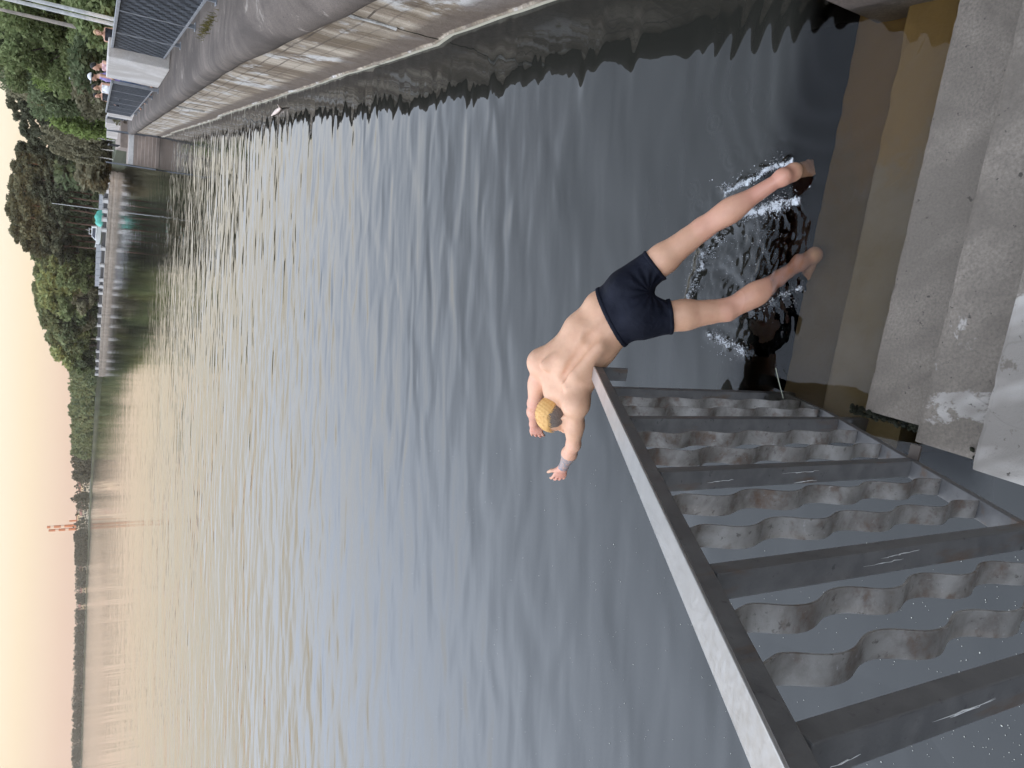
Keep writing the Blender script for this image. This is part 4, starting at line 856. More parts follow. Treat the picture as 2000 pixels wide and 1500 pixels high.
# ------------------------------------------------------------------ swimmer (one continuous surface grown from a distance field)
J = dict(hipR=atk(1222, 562, 3.87), hipL=atk(1257, 624, 3.83), kneeR=atk(1373, 446, 3.735), ankR=onz(1529, 346, .075),
         kneeL=atk(1420, 606, 3.79), ankL=uw(1560, 515, -.19), pel=atk(1238, 594, 3.86), wai=atk(1187, 621, 3.90), mid=atk(1153, 661, 3.93), che=atk(1112, 718, 3.98),
         neck=atk(1086, 768, 4.03), shR=atk(1057, 708, 4.04), shL=atk(1124, 788, 3.90), elR=atk(1044, 788, 4.21), wrR=atk(1043, 828, 4.42), elL=atk(1120, 868, 4.09), wrL=atk(1100, 913, 4.285), head=atk(1083, 810, 4.04))
BK = unit(EYE - (J['pel'] + J['neck']) / 2)                    # towards the camera: the swimmer's back
class Field:
    def __init__(s, lo, hi, h):
        s.h = h; s.lo = np.asarray(lo, float); s.n = np.ceil((np.asarray(hi) - lo) / h).astype(int) + 1; s.f = np.full(s.n, .25, np.float32)
    def region(s, c0, c1, pad):
        a = np.maximum(0, np.floor((np.minimum(c0, c1) - pad - s.lo) / s.h).astype(int)); b = np.minimum(s.n, np.ceil((np.maximum(c0, c1) + pad - s.lo) / s.h).astype(int) + 1)
        sl = tuple(slice(i, j) for i, j in zip(a, b)); g = np.meshgrid(*[s.lo[k] + s.h * np.arange(a[k], b[k]) for k in range(3)], indexing='ij'); return sl, np.stack(g, -1)
    def union(s, sl, d, k):
        f = s.f[sl]; hh = np.clip(.5 + .5 * (f - d) / k, 0, 1); s.f[sl] = f * (1 - hh) + d * hh - k * hh * (1 - hh)
    def carve(s, sl, d, k):
        f = s.f[sl]; g = -d; hh = np.clip(.5 - .5 * (f - g) / k, 0, 1); s.f[sl] = f * (1 - hh) + g * hh + k * hh * (1 - hh)
    def cone(s, a, b, ra, rb, k=.02, carve=False):
        a = np.asarray(a); b = np.asarray(b); sl, p = s.region(a, b, max(ra, rb) + .09); ab = b - a; t_ = np.clip(((p - a) @ ab) / (ab @ ab), 0, 1); d = np.linalg.norm(p - a - t_[..., None] * ab, axis=-1) - (ra + (rb - ra) * t_)
        (s.carve if carve else s.union)(sl, d, k)
    def ell(s, c, ax, r, k=.02, carve=False):
        c = np.asarray(c); ax = np.asarray(ax); sl, p = s.region(c, c, max(r) + .08); q = (p - c) @ ax.T; r = np.asarray(r); k0 = np.linalg.norm(q / r, axis=-1); k1 = np.linalg.norm(q / r ** 2, axis=-1) + 1e-6; d = k0 * (k0 - 1) / k1
        (s.carve if carve else s.union)(sl, d, k)
    def slab(s, a, b, wa, wb, ra, rb, k=.03):        # elliptic limb: ra=(half width, half depth) at a
        a = np.asarray(a); b = np.asarray(b); sl, p = s.region(a, b, max(*ra, *rb) + .09); ax = unit(b - a); L_ = np.linalg.norm(b - a); t_ = ((p - a) @ ax) / L_; tc = np.clip(t_, 0, 1)
        w = np.asarray(wa) * (1 - tc[..., None]) + np.asarray(wb) * tc[..., None]; w -= (w @ ax)[..., None] * ax; w /= np.linalg.norm(w, axis=-1)[..., None]; n_ = np.cross(ax, w)
        q = p - a - (tc * L_)[..., None] * ax; qa = q @ ax; qw = (q * w).sum(-1); qn = (q * n_).sum(-1); A_ = ra[0] + (rb[0] - ra[0]) * tc; B_ = ra[1] + (rb[1] - ra[1]) * tc
        k0 = np.sqrt((qw / A_) ** 2 + (qn / B_) ** 2 + (qa / np.minimum(A_, B_)) ** 2); k1 = np.sqrt((qw / A_ ** 2) ** 2 + (qn / B_ ** 2) ** 2 + (qa / np.minimum(A_, B_) ** 2) ** 2) + 1e-6
        s.union(sl, k0 * (k0 - 1) / k1, k)
    def mesh(s):
        f = s.f; ins = f < 0; V = []; 
        n0, n1, n2 = f.shape; act = np.zeros((n0 - 1, n1 - 1, n2 - 1), np.int8)
        for i in (0, 1):
            for j in (0, 1):
                for k in (0, 1): act += ins[i:n0 - 1 + i, j:n1 - 1 + j, k:n2 - 1 + k]
        C = np.argwhere((act > 0) & (act < 8)); ids = np.full(act.shape, -1, np.int64); ids[tuple(C.T)] = np.arange(len(C)); acc = np.zeros((len(C), 3)); cnt = np.zeros(len(C))
        cs = [(i, j, k) for i in (0, 1) for j in (0, 1) for k in (0, 1)]
        for a in cs:
            for ax_ in range(3):
                if a[ax_] == 1: continue
                b = list(a); b[ax_] = 1; fa = f[C[:, 0] + a[0], C[:, 1] + a[1], C[:, 2] + a[2]]; fb = f[C[:, 0] + b[0], C[:, 1] + b[1], C[:, 2] + b[2]]; m_ = (fa < 0) != (fb < 0); t_ = np.where(m_, fa / np.where(m_, fa - fb, 1), 0)
                pos = np.array(a, float)[None].repeat(len(C), 0); pos[:, ax_] += t_; acc[m_] += pos[m_]; cnt += m_
        V = s.lo + s.h * (C + acc / cnt[:, None]); Fs = []
        for ax_ in range(3):
            u, w = (ax_ + 1) % 3, (ax_ + 2) % 3; sa = [slice(None)] * 3; sb = [slice(None)] * 3; sa[ax_] = slice(0, -1); sb[ax_] = slice(1, None); A_, B_ = ins[tuple(sa)], ins[tuple(sb)]
            for flip in (0, 1):
                E_ = np.argwhere(A_ & ~B_ if not flip else ~A_ & B_); E_ = E_[(E_[:, u] > 0) & (E_[:, w] > 0)]; E_ = E_[(E_[:, u] < f.shape[u] - 1) & (E_[:, w] < f.shape[w] - 1)]
                def cell(du, dw): q = E_.copy(); q[:, u] -= du; q[:, w] -= dw; return ids[tuple(q.T)]
                qd = np.stack([cell(1, 1), cell(0, 1), cell(0, 0), cell(1, 0)], 1); Fs.append(qd if not flip else qd[:, ::-1])
        Fs = np.concatenate(Fs); Fs = Fs[(Fs >= 0).all(1)]; return V, Fs
def relax(V, Fs, it=2, lam=.5):
    E_ = np.concatenate([Fs[:, [0, 1]], Fs[:, [1, 2]], Fs[:, [2, 3]], Fs[:, [3, 0]]]); E_ = np.concatenate([E_, E_[:, ::-1]]); n = len(V); c = np.bincount(E_[:, 0], minlength=n)[:, None]
    for _ in range(it):
        for l_ in (lam, -lam * .96):
            S_ = np.stack([np.bincount(E_[:, 0], V[E_[:, 1], k], n) for k in range(3)], 1); V = V + l_ * (S_ / np.maximum(c, 1) - V)
    return V
HALO = [J[k] for k in J]
lo = np.min(HALO, 0) - .30; hi = np.max(HALO, 0) + .28
HX = unit(J['hipR'] - J['hipL']); SX = unit(J['shR'] - J['shL'])      # rightward axes of hips and shoulders
def muscles(fd, grow=0, lower_only=False):
    g = grow
    fd.slab(J['pel'] + BK * .0, J['wai'], HX, HX, (.165 + g, .108 + g), (.158 + g, .098 + g), .05)
    fd.ell(J['hipR'] * .75 + J['pel'] * .25 + BK * .045, np.stack([HX, unit(J['wai'] - J['pel']), BK]), (.088 + g, .105 + g, .085 + g), .04)
    fd.ell(J['hipL'] * .75 + J['pel'] * .25 + BK * .045, np.stack([HX, unit(J['wai'] - J['pel']), BK]), (.088 + g, .105 + g, .085 + g), .04)
    for h_, kn in (('hipR', 'kneeR'), ('hipL', 'kneeL')):
        fd.cone(J[h_], J[h_] * .5 + J[kn] * .5, .094 + g, .077 + g, .045); fd.cone(J[h_] * .5 + J[kn] * .5, J[kn], .077 + g, .054 + g, .03)
def full_body(fd):
    muscles(fd)
    m1 = HX * .5 + SX * .5
    fd.slab(J['wai'], J['mid'], HX, m1, (.150, .095), (.160, .105), .05); fd.slab(J['mid'], J['che'], m1, SX, (.160, .108), (.172, .112), .05)
    fd.slab(J['che'], J['neck'] * .7 + J['che'] * .3, SX, SX, (.165, .105), (.09, .075), .05)
    # shoulder girdle, trapezius, blades
    for s_, el in (('shR', 'elR'), ('shL', 'elL')):
        fd.cone(J['neck'] * .75 + J['che'] * .25, J[s_], .06, .058, .05); fd.ell(J[s_], np.eye(3), (.066, .066, .066), .03)
        inn = J['che'] * .45 + J[s_] * .55; fd.cone(J[s_], J['mid'] * .55 + J['che'] * .45 + (J[s_] - J['che']) * .55, .06, .05, .06)
        bl = J['che'] * .5 + J[s_] * .38 + J['mid'] * .12 + BK * .072; fd.ell(bl, np.stack([unit(SX + .35 * unit(J['neck'] - J['che']) * (1 if s_ == 'shL' else -1)), unit(J['neck'] - J['che']), BK]), (.050, .078, .036), .022); fd.cone(J['che'] * .62 + J[s_] * .38 + BK * .082 - unit(J['neck'] - J['che']) * .05, J['wai'] * .35 + J['mid'] * .65 + (J[s_] - J['che']) * .45 + BK * .068, .030, .022, .05)
    fd.cone(J['mid'] + BK * .128, J['neck'] * .35 + J['che'] * .65 + BK * .126, .018, .014, .04, carve=True)
    fd.cone(J['pel'] * .3 + J['wai'] * .7 + BK * .118, J['mid'] + BK * .126, .02, .016, .05, carve=True)
    # neck and head
    fd.cone(J['neck'], J['head'] - Fh * .035 - Ch * .02, .064, .056, .04)
    fd.ell(J['head'] + Ch * .012 - Fh * .008, np.stack([Fh, Lh, Ch]), (.098, .077, .092), .015)
    fd.ell(J['head'] + Fh * .042 - Ch * .055, np.stack([Fh, Lh, Ch]), (.052, .055, .062), .03)
    fd.cone(J['head'] + Fh * .088 - Ch * .02, J['head'] + Fh * .112 - Ch * .048, .010, .014, .012)          # nose
    fd.ell(J['head'] + Fh * .083 - Ch * .088, np.stack([Fh, Lh, Ch]), (.022, .026, .02), .015)              # chin
    fd.ell(J['head'] + Fh * .090 - Ch * .066, np.stack([Fh, Lh, Ch]), (.012, .024, .009), .006)             # lips
    for sg in (-1, 1):
        fd.ell(J['head'] + Fh * .092 + Lh * .031 * sg - Ch * .008, np.eye(3), (.016, .016, .013), .008, carve=True)
        fd.ell(J['head'] + Fh * .078 + Lh * .031 * sg - Ch * .008, np.eye(3), (.0135, .0135, .0125), .004)    # eyes
        e_ = J['head'] - Fh * .006 + Lh * .088 * sg - Ch * .024; fd.ell(e_, np.stack([unit(Fh * .7 - Lh * sg * .7), unit(Lh * sg * .7 + Fh * .7), Ch]), (.022, .0085, .033), .005)
        fd.ell(e_ + Lh * sg * .009 + Fh * .004, np.eye(3), (.008, .006, .013), .004, carve=True)
    # legs
    for kn, an, cal_ in (('kneeR', 'ankR', 1), ('kneeL', 'ankL', 1)):
        a, b = J[kn], J[an]; ax = unit(b - a); bk = BK - (BK @ ax) * ax; bk = unit(bk)
        fd.cone(a, a * .65 + b * .35, .052, .054, .03); fd.cone(a * .65 + b * .35, b, .052, .032, .03)
        for sg in (-1, 1):
            c = a * .68 + b * .32 + bk * .022 + np.cross(ax, bk) * .019 * sg; fd.ell(c, np.stack([ax, bk, np.cross(ax, bk)]), (.115, .041, .040), .03)
        fd.cone(a * .25 + b * .75 + bk * .012, b + bk * .024 + ax * .02, .022, .018, .02)      # Achilles tendon
        for sg in (-1, 1): fd.cone(a - unit(a - J['hipR' if kn == 'kneeR' else 'hipL']) * .10 + bk * .004 + np.cross(ax, bk) * .036 * sg, a + ax * .05 + bk * .02 + np.cross(ax, bk) * .026 * sg, .016, .014, .025)  # hamstring tendons
    # feet
    for an, heel, ball, tw in FEET:
        fd.ell(heel, np.eye(3), (.034, .034, .034), .025); fd.cone(J[an], heel, .036, .032, .025)
        d = unit(ball - heel); side = unit(np.cross(d, tw)); fd.slab(heel, ball, side, side, (.031, .03), (.046, .022), .025); fd.cone(J[an], ball * .6 + heel * .4 + tw * .01, .036, .026, .03)
        for k in range(5):
            o_ = side * (.034 - .017 * k); tl = .045 - .006 * k; fd.cone(ball + o_ * .95, ball + o_ + d * tl, .012 - .001 * k + (.003 if k == 0 else 0), .009, .008)
    # arms
    for s_, el, wr in (('shR', 'elR', 'wrR'), ('shL', 'elL', 'wrL')):
        a, b, c = J[s_], J[el], J[wr]; fd.cone(a, a * .5 + b * .5, .055, .047, .03); fd.cone(a * .5 + b * .5, b, .047, .038, .03); fd.cone(b, b * .6 + c * .4, .039, .040, .025); fd.cone(b * .6 + c * .4, c, .040, .026, .03)
        fd.ell(a * .45 + b * .55, np.stack([unit(b - a), unit(np.cross(b - a, BK)), unit(np.cross(unit(b - a), np.cross(b - a, BK)))]), (.10, .046, .046), .03)
    for wr, d, thumb, back, spread in HANDS: hand(fd, J[wr], d, thumb, back, spread)
def hand(fd, w, d, thumb, back, spread):
    d = unit(d); thumb = unit(thumb - (thumb @ d) * d); n_ = unit(np.cross(d, thumb)); n_ = n_ if n_ @ back > 0 else -n_     # n_: back of the hand
    fd.slab(w, w + d * .085, thumb, thumb, (.027, .02), (.041, .014), .02)
    for k, (o_, L_, r_) in enumerate(((.031, .072, .0088), (.0105, .081, .0092), (-.0105, .076, .0088), (-.030, .058, .0078))):
        b0 = w + d * (.088 - .004 * abs(k - 1)) + thumb * o_; dd = unit(d + thumb * spread[k] - n_ * .12); p1 = b0 + dd * L_ * .45; dd2 = unit(dd - n_ * .32); p2 = p1 + dd2 * L_ * .32; p3 = p2 + unit(dd2 - n_ * .25) * L_ * .25
        fd.cone(b0 - d * .02, p1, r_ * 1.06, r_, .006); fd.cone(p1, p2, r_, r_ * .93, .004); fd.cone(p2, p3, r_ * .93, r_ * .8, .004)
    t0 = w + d * .03 + thumb * .026; t1 = t0 + unit(d * .62 + thumb * .75 - n_ * .2) * .042; t2 = t1 + unit(d * .85 + thumb * .35 - n_ * .25) * .034
    fd.cone(w + d * .018 + thumb * .012, t0, .017, .015, .015); fd.cone(t0, t1, .0135, .0108, .008); fd.cone(t1, t2, .0105, .0085, .005)
Fh = unit((-.93, .2, -.3)); Ch = np.array([-.28, .1, .95]); Ch = unit(Ch - (Ch @ Fh) * Fh); Lh = np.cross(Ch, Fh)
heelR = onz(1551, 334, .02) + ray(1551, 334) * .008; heelL = uw(1592, 498, -.255)
FEET = [('ankR', heelR, heelR + unit((.12, -.02, -.60)) * .165, unit((-.35, .85, .2))), ('ankL', heelL, heelL + unit((-.30, .42, -.42)) * .165, unit((-.2, .6, .6)))]
tipR = atk(1053, 864, 4.56); tipL = atk(1084, 950, 4.43)
HANDS = [('wrR', tipR - J['wrR'], -UP * 1.0 + RT * -.1, BK, (.10, .03, -.04, -.1)), ('wrL', tipL - J['wrL'], UP * 1.0, BK, (.14, .03, -.03, -.08))]
fd = Field(lo, hi, .0055); full_body(fd); Vb, Fb = fd.mesh(); Vb = relax(Vb, Fb, 2)
body_me = np_mesh('person', Vb, Fb, MAT['skin'], True)
def attr(me, name, val):
    a = me.attributes.new(name, 'FLOAT', 'POINT'); a.data.foreach_set('value', np.asarray(val, np.float32))
ab = J['wrL'] - J['elL']; tpar = ((Vb - J['elL']) @ ab) / (ab @ ab); dist = np.linalg.norm(Vb - J['elL'] - np.clip(tpar, 0, 1)[:, None] * ab, axis=1)
attr(body_me, 'tattoo', ((tpar > .40) & (tpar < .99) & (dist < .065)).astype(float))
dl = lambda a, b: np.linalg.norm(Vb - a - np.clip(((Vb - a) @ (b - a)) / ((b - a) @ (b - a)), 0, 1)[:, None] * (b - a), axis=1)
rd = np.zeros(len(Vb))
for a, b, w in (('kneeR', 'ankR', .9), ('kneeL', 'ankL', .9), ('shR', 'elR', .45), ('elR', 'wrR', .8), ('elL', 'wrL', .35), ('hipR', 'kneeR', .35), ('hipL', 'kneeL', .3)):
    rd = np.maximum(rd, w * np.clip(1.6 - dl(J[a], J[b]) / .06, 0, 1))
for wr, tip in (('wrR', tipR), ('wrL', tipL)): rd = np.maximum(rd, np.clip(1.5 - dl(J[wr], tip) / .05, 0, 1))
attr(body_me, 'ruddy', rd); attr(body_me, 'wet', np.clip(1.35 - Vb[:, 2] / .16, 0, 1))
person = bpy.data.objects.new('person', body_me); link(person)
tag(person, 'bare-chested swimmer in dark trunks lunging forward into the water with outstretched arms', 'person')
# trunks
fs_ = Field(np.minimum.reduce([J['hipR'], J['hipL'], J['wai'], J['kneeR'], J['kneeL']]) - .25, np.maximum.reduce([J['hipR'], J['hipL'], J['wai'], J['kneeR'], J['kneeL']]) + .25, .0055)
muscles(fs_, .007); fs_.slab(J['wai'], J['mid'], HX, HX, (.156, .102), (.166, .11), .05)
g = np.meshgrid(*[fs_.lo[k] + fs_.h * np.arange(fs_.n[k]) for k in range(3)], indexing='ij'); Pg = np.stack(g, -1)
wa = unit(J['wai'] - J['pel']); wc = atk(1187, 618, 3.86); cutw = (Pg - wc) @ unit(wa + BK * -.10) - .0
thR = unit(J['kneeR'] - J['hipR']); thL = unit(J['kneeL'] - J['hipL']); cR = atk(1280, 516, 3.78); cL = atk(1313, 625, 3.8)
dR = np.linalg.norm(Pg - J['hipR'] - np.clip((Pg - J['hipR']) @ thR, 0, 9)[..., None] * thR, axis=-1); dL = np.linalg.norm(Pg - J['hipL'] - np.clip((Pg - J['hipL']) @ thL, 0, 9)[..., None] * thL, axis=-1)
cut = np.where(dR < dL, (Pg - cR) @ thR, (Pg - cL) @ thL)
crotch = J['pel'] * .45 + (J['hipR'] + J['hipL']) * .275 + thR * .09; rr_ = np.linalg.norm(Pg - crotch, axis=-1); ang = np.arctan2((Pg - crotch) @ UP, (Pg - crotch) @ RT)
rip = .0030 * np.sin(ang * 13 + rr_ * 22) * np.exp(-((rr_ - .11) / .06) ** 2) + .0016 * np.sin((Pg @ thR) * 120 + (Pg @ HX) * 25) * np.clip(1 + cut / .07, 0, 1)
fs_.f = np.maximum(np.maximum(fs_.f + rip, cutw), cut).astype(np.float32); V_, F_ = fs_.mesh(); V_ = relax(V_, F_, 2)
o = bpy.data.objects.new('swim_trunks', np_mesh('swim_trunks', V_, F_, MAT['shorts'], True)); link(o, person)
hem_ = np.minimum(np.abs(cutw + .011) - .011, np.abs(cut + .010) - .010)
fs_.f = np.maximum(fs_.f - .0035, hem_).astype(np.float32); V_, F_ = fs_.mesh(); V_ = relax(V_, F_, 1)
o = bpy.data.objects.new('elastic_band', np_mesh('elastic_band', V_, F_, MAT['shorts'], True)); link(o, person)
# hair: bleached top, shaved dark sides
def hair(name, grow, mat, keep, rough):
    fh = Field(J['head'] - .15, J['head'] + .15, .004); fh.ell(J['head'] + Ch * .012 - Fh * .008, np.stack([Fh, Lh, Ch]), (.098 + grow, .077 + grow, .092 + grow), .01)
    g_ = np.meshgrid(*[fh.lo[k] + fh.h * np.arange(fh.n[k]) for k in range(3)], indexing='ij'); q = np.stack(g_, -1) - J['head']; f_, l_, c_ = q @ Fh, q @ Lh, q @ Ch
    fh.f = np.maximum(fh.f + rough * (np.sin(l_ * 420 + np.sin(f_ * 160) * 1.4) + np.sin(c_ * 300 + f_ * 190)), keep(f_, l_, c_)).astype(np.float32); V_, F_ = fh.mesh(); V_ = relax(V_, F_, 1)
    o = bpy.data.objects.new(name, np_mesh(name, V_, F_, mat, True)); link(o, person)
hair('blond_hair', .0065, MAT['blond'], lambda f, l, c: np.maximum(np.maximum(.068 + np.where(f < -.03, (f + .03) * 1.1, 0) - np.maximum(0, f - .05) * .8 + np.abs(l) * .1 - c, f - .088), np.abs(l) - .078 + .2 * np.maximum(0, .05 - c) ), .0008)
def strands():
    q = np.random.default_rng(8); V_ = []; F_ = []
    for _ in range(6000):
        d = q.normal(size=3); d /= np.linalg.norm(d); p = np.array([.1025, .0815, .0965]) * d; f_, l_, c_ = p[0] - .008, p[1], p[2] + .012
        lim = .064 - max(0, -(f_ + .03)) * 1.1 - max(0, f_ - .05) * .8 + abs(l_) * .1
        if c_ < lim + q.normal(0, .004) or f_ > .086: continue
        n_ = unit(d / np.array([.104, .084, .098])); fl = np.array([.5, .35 * np.sign(l_) * abs(l_) / .05 + q.normal(0, .25), -.5]) if f_ > -.04 else np.array([-.6, q.normal(0, .3), -.7])
        fl = unit(fl - (fl @ n_) * n_ + n_ * q.uniform(.0, .10)); ln_ = q.uniform(.010, .021); w = np.cross(n_, fl) * q.uniform(.0006, .0012)
        W_ = lambda a: J['head'] + Fh * (a[0] - .008) + Lh * a[1] + Ch * (a[2] + .012)
        b0 = len(V_); m_ = p + fl * ln_ * .5 + n_ * .0015; e_ = p + fl * ln_ - n_ * .004
        V_ += [W_(p - w), W_(p + w), W_(m_ + w), W_(m_ - w), W_(e_ + w * .2), W_(e_ - w * .2)]; F_ += [(b0, b0 + 1, b0 + 2, b0 + 3), (b0 + 3, b0 + 2, b0 + 4, b0 + 5)]
    o = bpy.data.objects.new('hair_strands', np_mesh('hair_strands', V_, F_, MAT['blond'], True)); link(o, person)
strands()
hair('shaved_side_hair', .0035, MAT['stubble'], lambda f, l, c: np.maximum(np.maximum(-.052 - f * .3 - c, c - .092), f - .045 + np.maximum(0, .02 - c) * .6), .0003)

# splash around the legs: drops, and sheets of foam
r_ = np.random.default_rng(21); P_ = []; S_ = []
def line_drops(a, b, n, sp, hz, s0=.0009, s1=.0026):
    for _ in range(n):
        u = r_.uniform(); p = a * (1 - u) + b * u + np.array([*(r_.normal(0, sp, 2)), 0]); p[2] = abs(r_.normal(0, hz)) + .004; P_.append(p); S_.append(r_.uniform(s0, s1) * (1 if r_.uniform() < .85 else 1.7))
SPL = [(onz(1424, 376), onz(1540, 314), .013, .030, 1.0), (onz(1452, 417), onz(1550, 394), .030, .020, 1.0), (onz(1350, 600), onz(1376, 498), .016, .026, .8), (onz(1376, 498), onz(1428, 438), .024, .014, .6), (onz(1388, 652), onz(1454, 686), .018, .012, .7), (onz(1484, 600), onz(1562, 564), .020, .005, .5)]
for a_, b_, sp_, hz_, w_ in SPL:
    for c_ in range(9):                                        # clusters along each band
        u_ = r_.uniform(0, 1); o_ = a_ + (b_ - a_) * u_; line_drops(o_, o_ + (b_ - a_) * .09, int(46 * w_), sp_ * r_.uniform(.4, 1.2), hz_ * r_.uniform(.3, 1.2), .0006, .0021)
    line_drops(a_, b_, int(150 * w_), sp_ * 2.4, hz_ * .8, .0006, .0017)
line_drops(onz(1430, 372), onz(1424, 360), 46, .004, .05, .0008, .0022); line_drops(onz(1400, 560), onz(1500, 460), 150, .1, .005, .0006, .0016)
ico = bmesh.new(); bmesh.ops.create_icosphere(ico, subdivisions=1, radius=1); iv = np.array([v_.co[:] for v_ in ico.verts]); jf = np.array([[v_.index for v_ in f.verts] for f in ico.faces]); ico.free()
P_ = np.array(P_); S_ = np.array(S_); st = r_.uniform(.7, 1.5, (len(P_), 1, 3)); V = (P_[:, None] + iv[None] * S_[:, None, None] * st).reshape(-1, 3); Fc = (jf[None] + (np.arange(len(P_)) * len(iv))[:, None, None]).reshape(-1, 3)
o = bpy.data.objects.new('splash_drops', np_mesh('splash_drops', V, Fc, [MAT['drop'], MAT['foam']], True, mi=np.repeat((r_.uniform(size=len(P_)) < .4).astype(int), len(jf)))); link(o); tag(o, 'spray of water drops thrown up around the swimmer\'s legs', 'splash', kind='stuff')
# floating specks
V = []; Fc = []
for _ in range(560):
    if r_.uniform() < .72: y = r_.uniform(1060, 1498); x = r_.uniform(1150, 1998) if r_.uniform() < .7 else r_.uniform(1750, 1998)
    else: x = r_.uniform(750, 1250); y = r_.uniform(850, 1498)
    p = onz(x, y, .0035); s_ = r_.uniform(.0005, .0015) * (1.8 if r_.uniform() < .06 else 1); a = r_.uniform(0, 6.28); k = len(V)
    for i in range(4): V.append(p + np.array([math.cos(a + i * 1.57) * s_ * (1 if i % 2 else 1.8), math.sin(a + i * 1.57) * s_ * (1 if i % 2 else 1.8), 0]))
    Fc.append((k, k + 1, k + 2, k + 3))
o = bpy.data.objects.new('floating_specks', np_mesh('floating_specks', V, Fc, MAT['speck'])); link(o); so = o.modifiers.new('s', 'SOLIDIFY'); so.thickness = .001; tag(o, 'pale pollen specks floating on the water by the railing', 'specks', kind='stuff')
# blade of grass by the foot of the first post, and an old reed with a bit of litter near the quay
a, b, c = onz(1515, 719, .03), onz(1525, 742, .05), onz(1530, 778, .02); m = MB(); m.tube([a, a * .25 + b * .5 + c * .25 + (0, 0, .01), c], [.0016, .002, .001], 5); o = m.build('grass_blade', simple('pale_green_straw', (.42, .44, .33), .7)); tag(o, 'pale curved grass blade lying on the water by the first railing post', 'grass blade')
a, b = onz(530, 226, .03), onz(553, 207, .03); m = MB(); m.tube([a, a * .8 + b * .2, a * .5 + b * .5, a * .2 + b * .8, b + (0, 0, .1)], [.008, .025, .042, .025, .008], 10); o = m.build('float_buoy', simple('pinkish_float', (.62, .5, .42), .6), smooth=True); tag(o, 'slim pinkish float lying on the water close to the quay wall', 'float')

# ------------------------------------------------------------------ people strolling on the quay
def stroller(name_label, base, hgt, rz, top, legs, hair_m, lean=0, cap=None, armout=None, female=False):
    b = np.asarray(base, float); s_ = hgt / 1.75
    q = lambda x, y, z: np.array([x, y, z]) * s_
    fdp = Field(q(-.5, -.4, -.02), q(.5, .4, 1.85), .016 * s_); sh = .19 if not female else .165
    hd = q(0, .05 + lean * .5, 1.62 - lean * .12); nk = q(0, lean * .42, 1.44 - lean * .1); ch = q(0, lean * .3, 1.25 - lean * .05); pe = q(0, 0, .93)
    fdp.ell(hd, np.eye(3), q(.075, .095, .115), .01); fdp.cone(hd + q(0, .09, .0), hd + q(0, .112, -.025), .012, .016, .012); fdp.ell(hd + q(0, .07, -.085), np.eye(3), q(.04, .035, .03), .02); fdp.cone(nk, hd, .05 * s_, .05 * s_, .02); fdp.slab(pe, ch, np.array([1., 0, 0]), np.array([1., 0, 0]), q(.14, .1, 0)[:2], q(.165, .11, 0)[:2], .04)
    fdp.cone(ch, nk, .11 * s_, .06 * s_, .05)
    for sg in (-1, 1):
        S_ = q(sg * sh, lean * .38, 1.4 - lean * .1); el = q(sg * (sh + .06), lean * .3 + .02, 1.13 - lean * .05); wr = q(sg * (sh + .02), .16 + lean * .3, .95 + lean * .1)
        if armout and armout == sg: el = q(sg * (sh + .14), .12, 1.22); wr = q(sg * (sh + .3), .2, 1.12)
        fdp.cone(nk, S_, .05 * s_, .052 * s_, .04); fdp.cone(S_, el, .048 * s_, .037 * s_, .02); fdp.cone(el, wr, .036 * s_, .026 * s_, .02); fdp.cone(wr, wr + unit(wr - el) * .12 * s_, .03 * s_, .018 * s_, .01)
        st = .1 * sg; kn = q(sg * .1, st * .6 + .03, .5); an = q(sg * .1, st, .08); fdp.cone(q(sg * .09, 0, .9), kn, .085 * s_, .055 * s_, .03); fdp.cone(kn, an, .056 * s_, .036 * s_, .02); fdp.cone(an, an + q(0, .16, -.04), .036 * s_, .03 * s_, .02)
    V_, F_ = fdp.mesh(); V_ = relax(V_, F_, 1); o = bpy.data.objects.new('person', np_mesh('person', V_, F_, MAT['skin2'], True)); link(o); o.location = tuple(b); o.rotation_euler = (0, 0, rz); tag(o, name_label, 'person')
    def cover(nm, mat, grow, test):
        f2 = Field(fdp.lo, fdp.lo + fdp.h * (fdp.n - 1), fdp.h); f2.f = (fdp.f - grow).astype(np.float32); g_ = np.meshgrid(*[f2.lo[k] + f2.h * np.arange(f2.n[k]) for k in range(3)], indexing='ij'); f2.f = np.maximum(f2.f, test(*[a / s_ for a in g_])).astype(np.float32); V_, F_ = f2.mesh(); c_ = bpy.data.objects.new(nm, np_mesh(nm, V_, F_, mat, True)); link(c_, o); return c_
    cover('shirt', top, .012, lambda x, y, z: np.maximum(np.maximum(z - 1.43, .88 - z), np.where(np.abs(x) > sh + .02, np.maximum(0, 1.2 - z) * 2, -1)))
    cover('trousers', legs, .012, lambda x, y, z: np.maximum(np.maximum(z - .93, .1 - z), np.abs(x) - .2))
    hz_, hy = hd[2] / s_, hd[1] / s_
    cover('hair', hair_m, .016, lambda x, y, z: np.maximum(np.maximum(hz_ - .02 - z + np.maximum(0, y - hy) * 1.2, y - hy - .08), -1 + 0 * x))
    if cap is not None:
        cover('cap', cap, .026, lambda x, y, z: hz_ + .03 - z); m = MB(); m.box(hd + q(0, .13, .045), q(.13, .12, .012)); m.build('cap_peak', cap, o, bevel=.004)
    return o
def sl(y, k, z=1.42):
    p = atk(200, y, k); p[2] = z; return p
WA = math.atan2(WE[1], WE[0]) - math.pi / 2
stroller('fair-haired woman in a dark sleeveless top walking behind the nearest fence', sl(66, 21, DECK), 1.60, WA + math.pi, MAT['c_black'], MAT['c_denim'], MAT['h_blond'], female=True)
stroller('dark-haired person in a pink shirt leaning on the large pale pier', sl(122, 19.6, DECK), 1.66, WA + 1.9, MAT['c_pink'], MAT['c_denim'], MAT['h_black'], lean=.22, armout=-1)
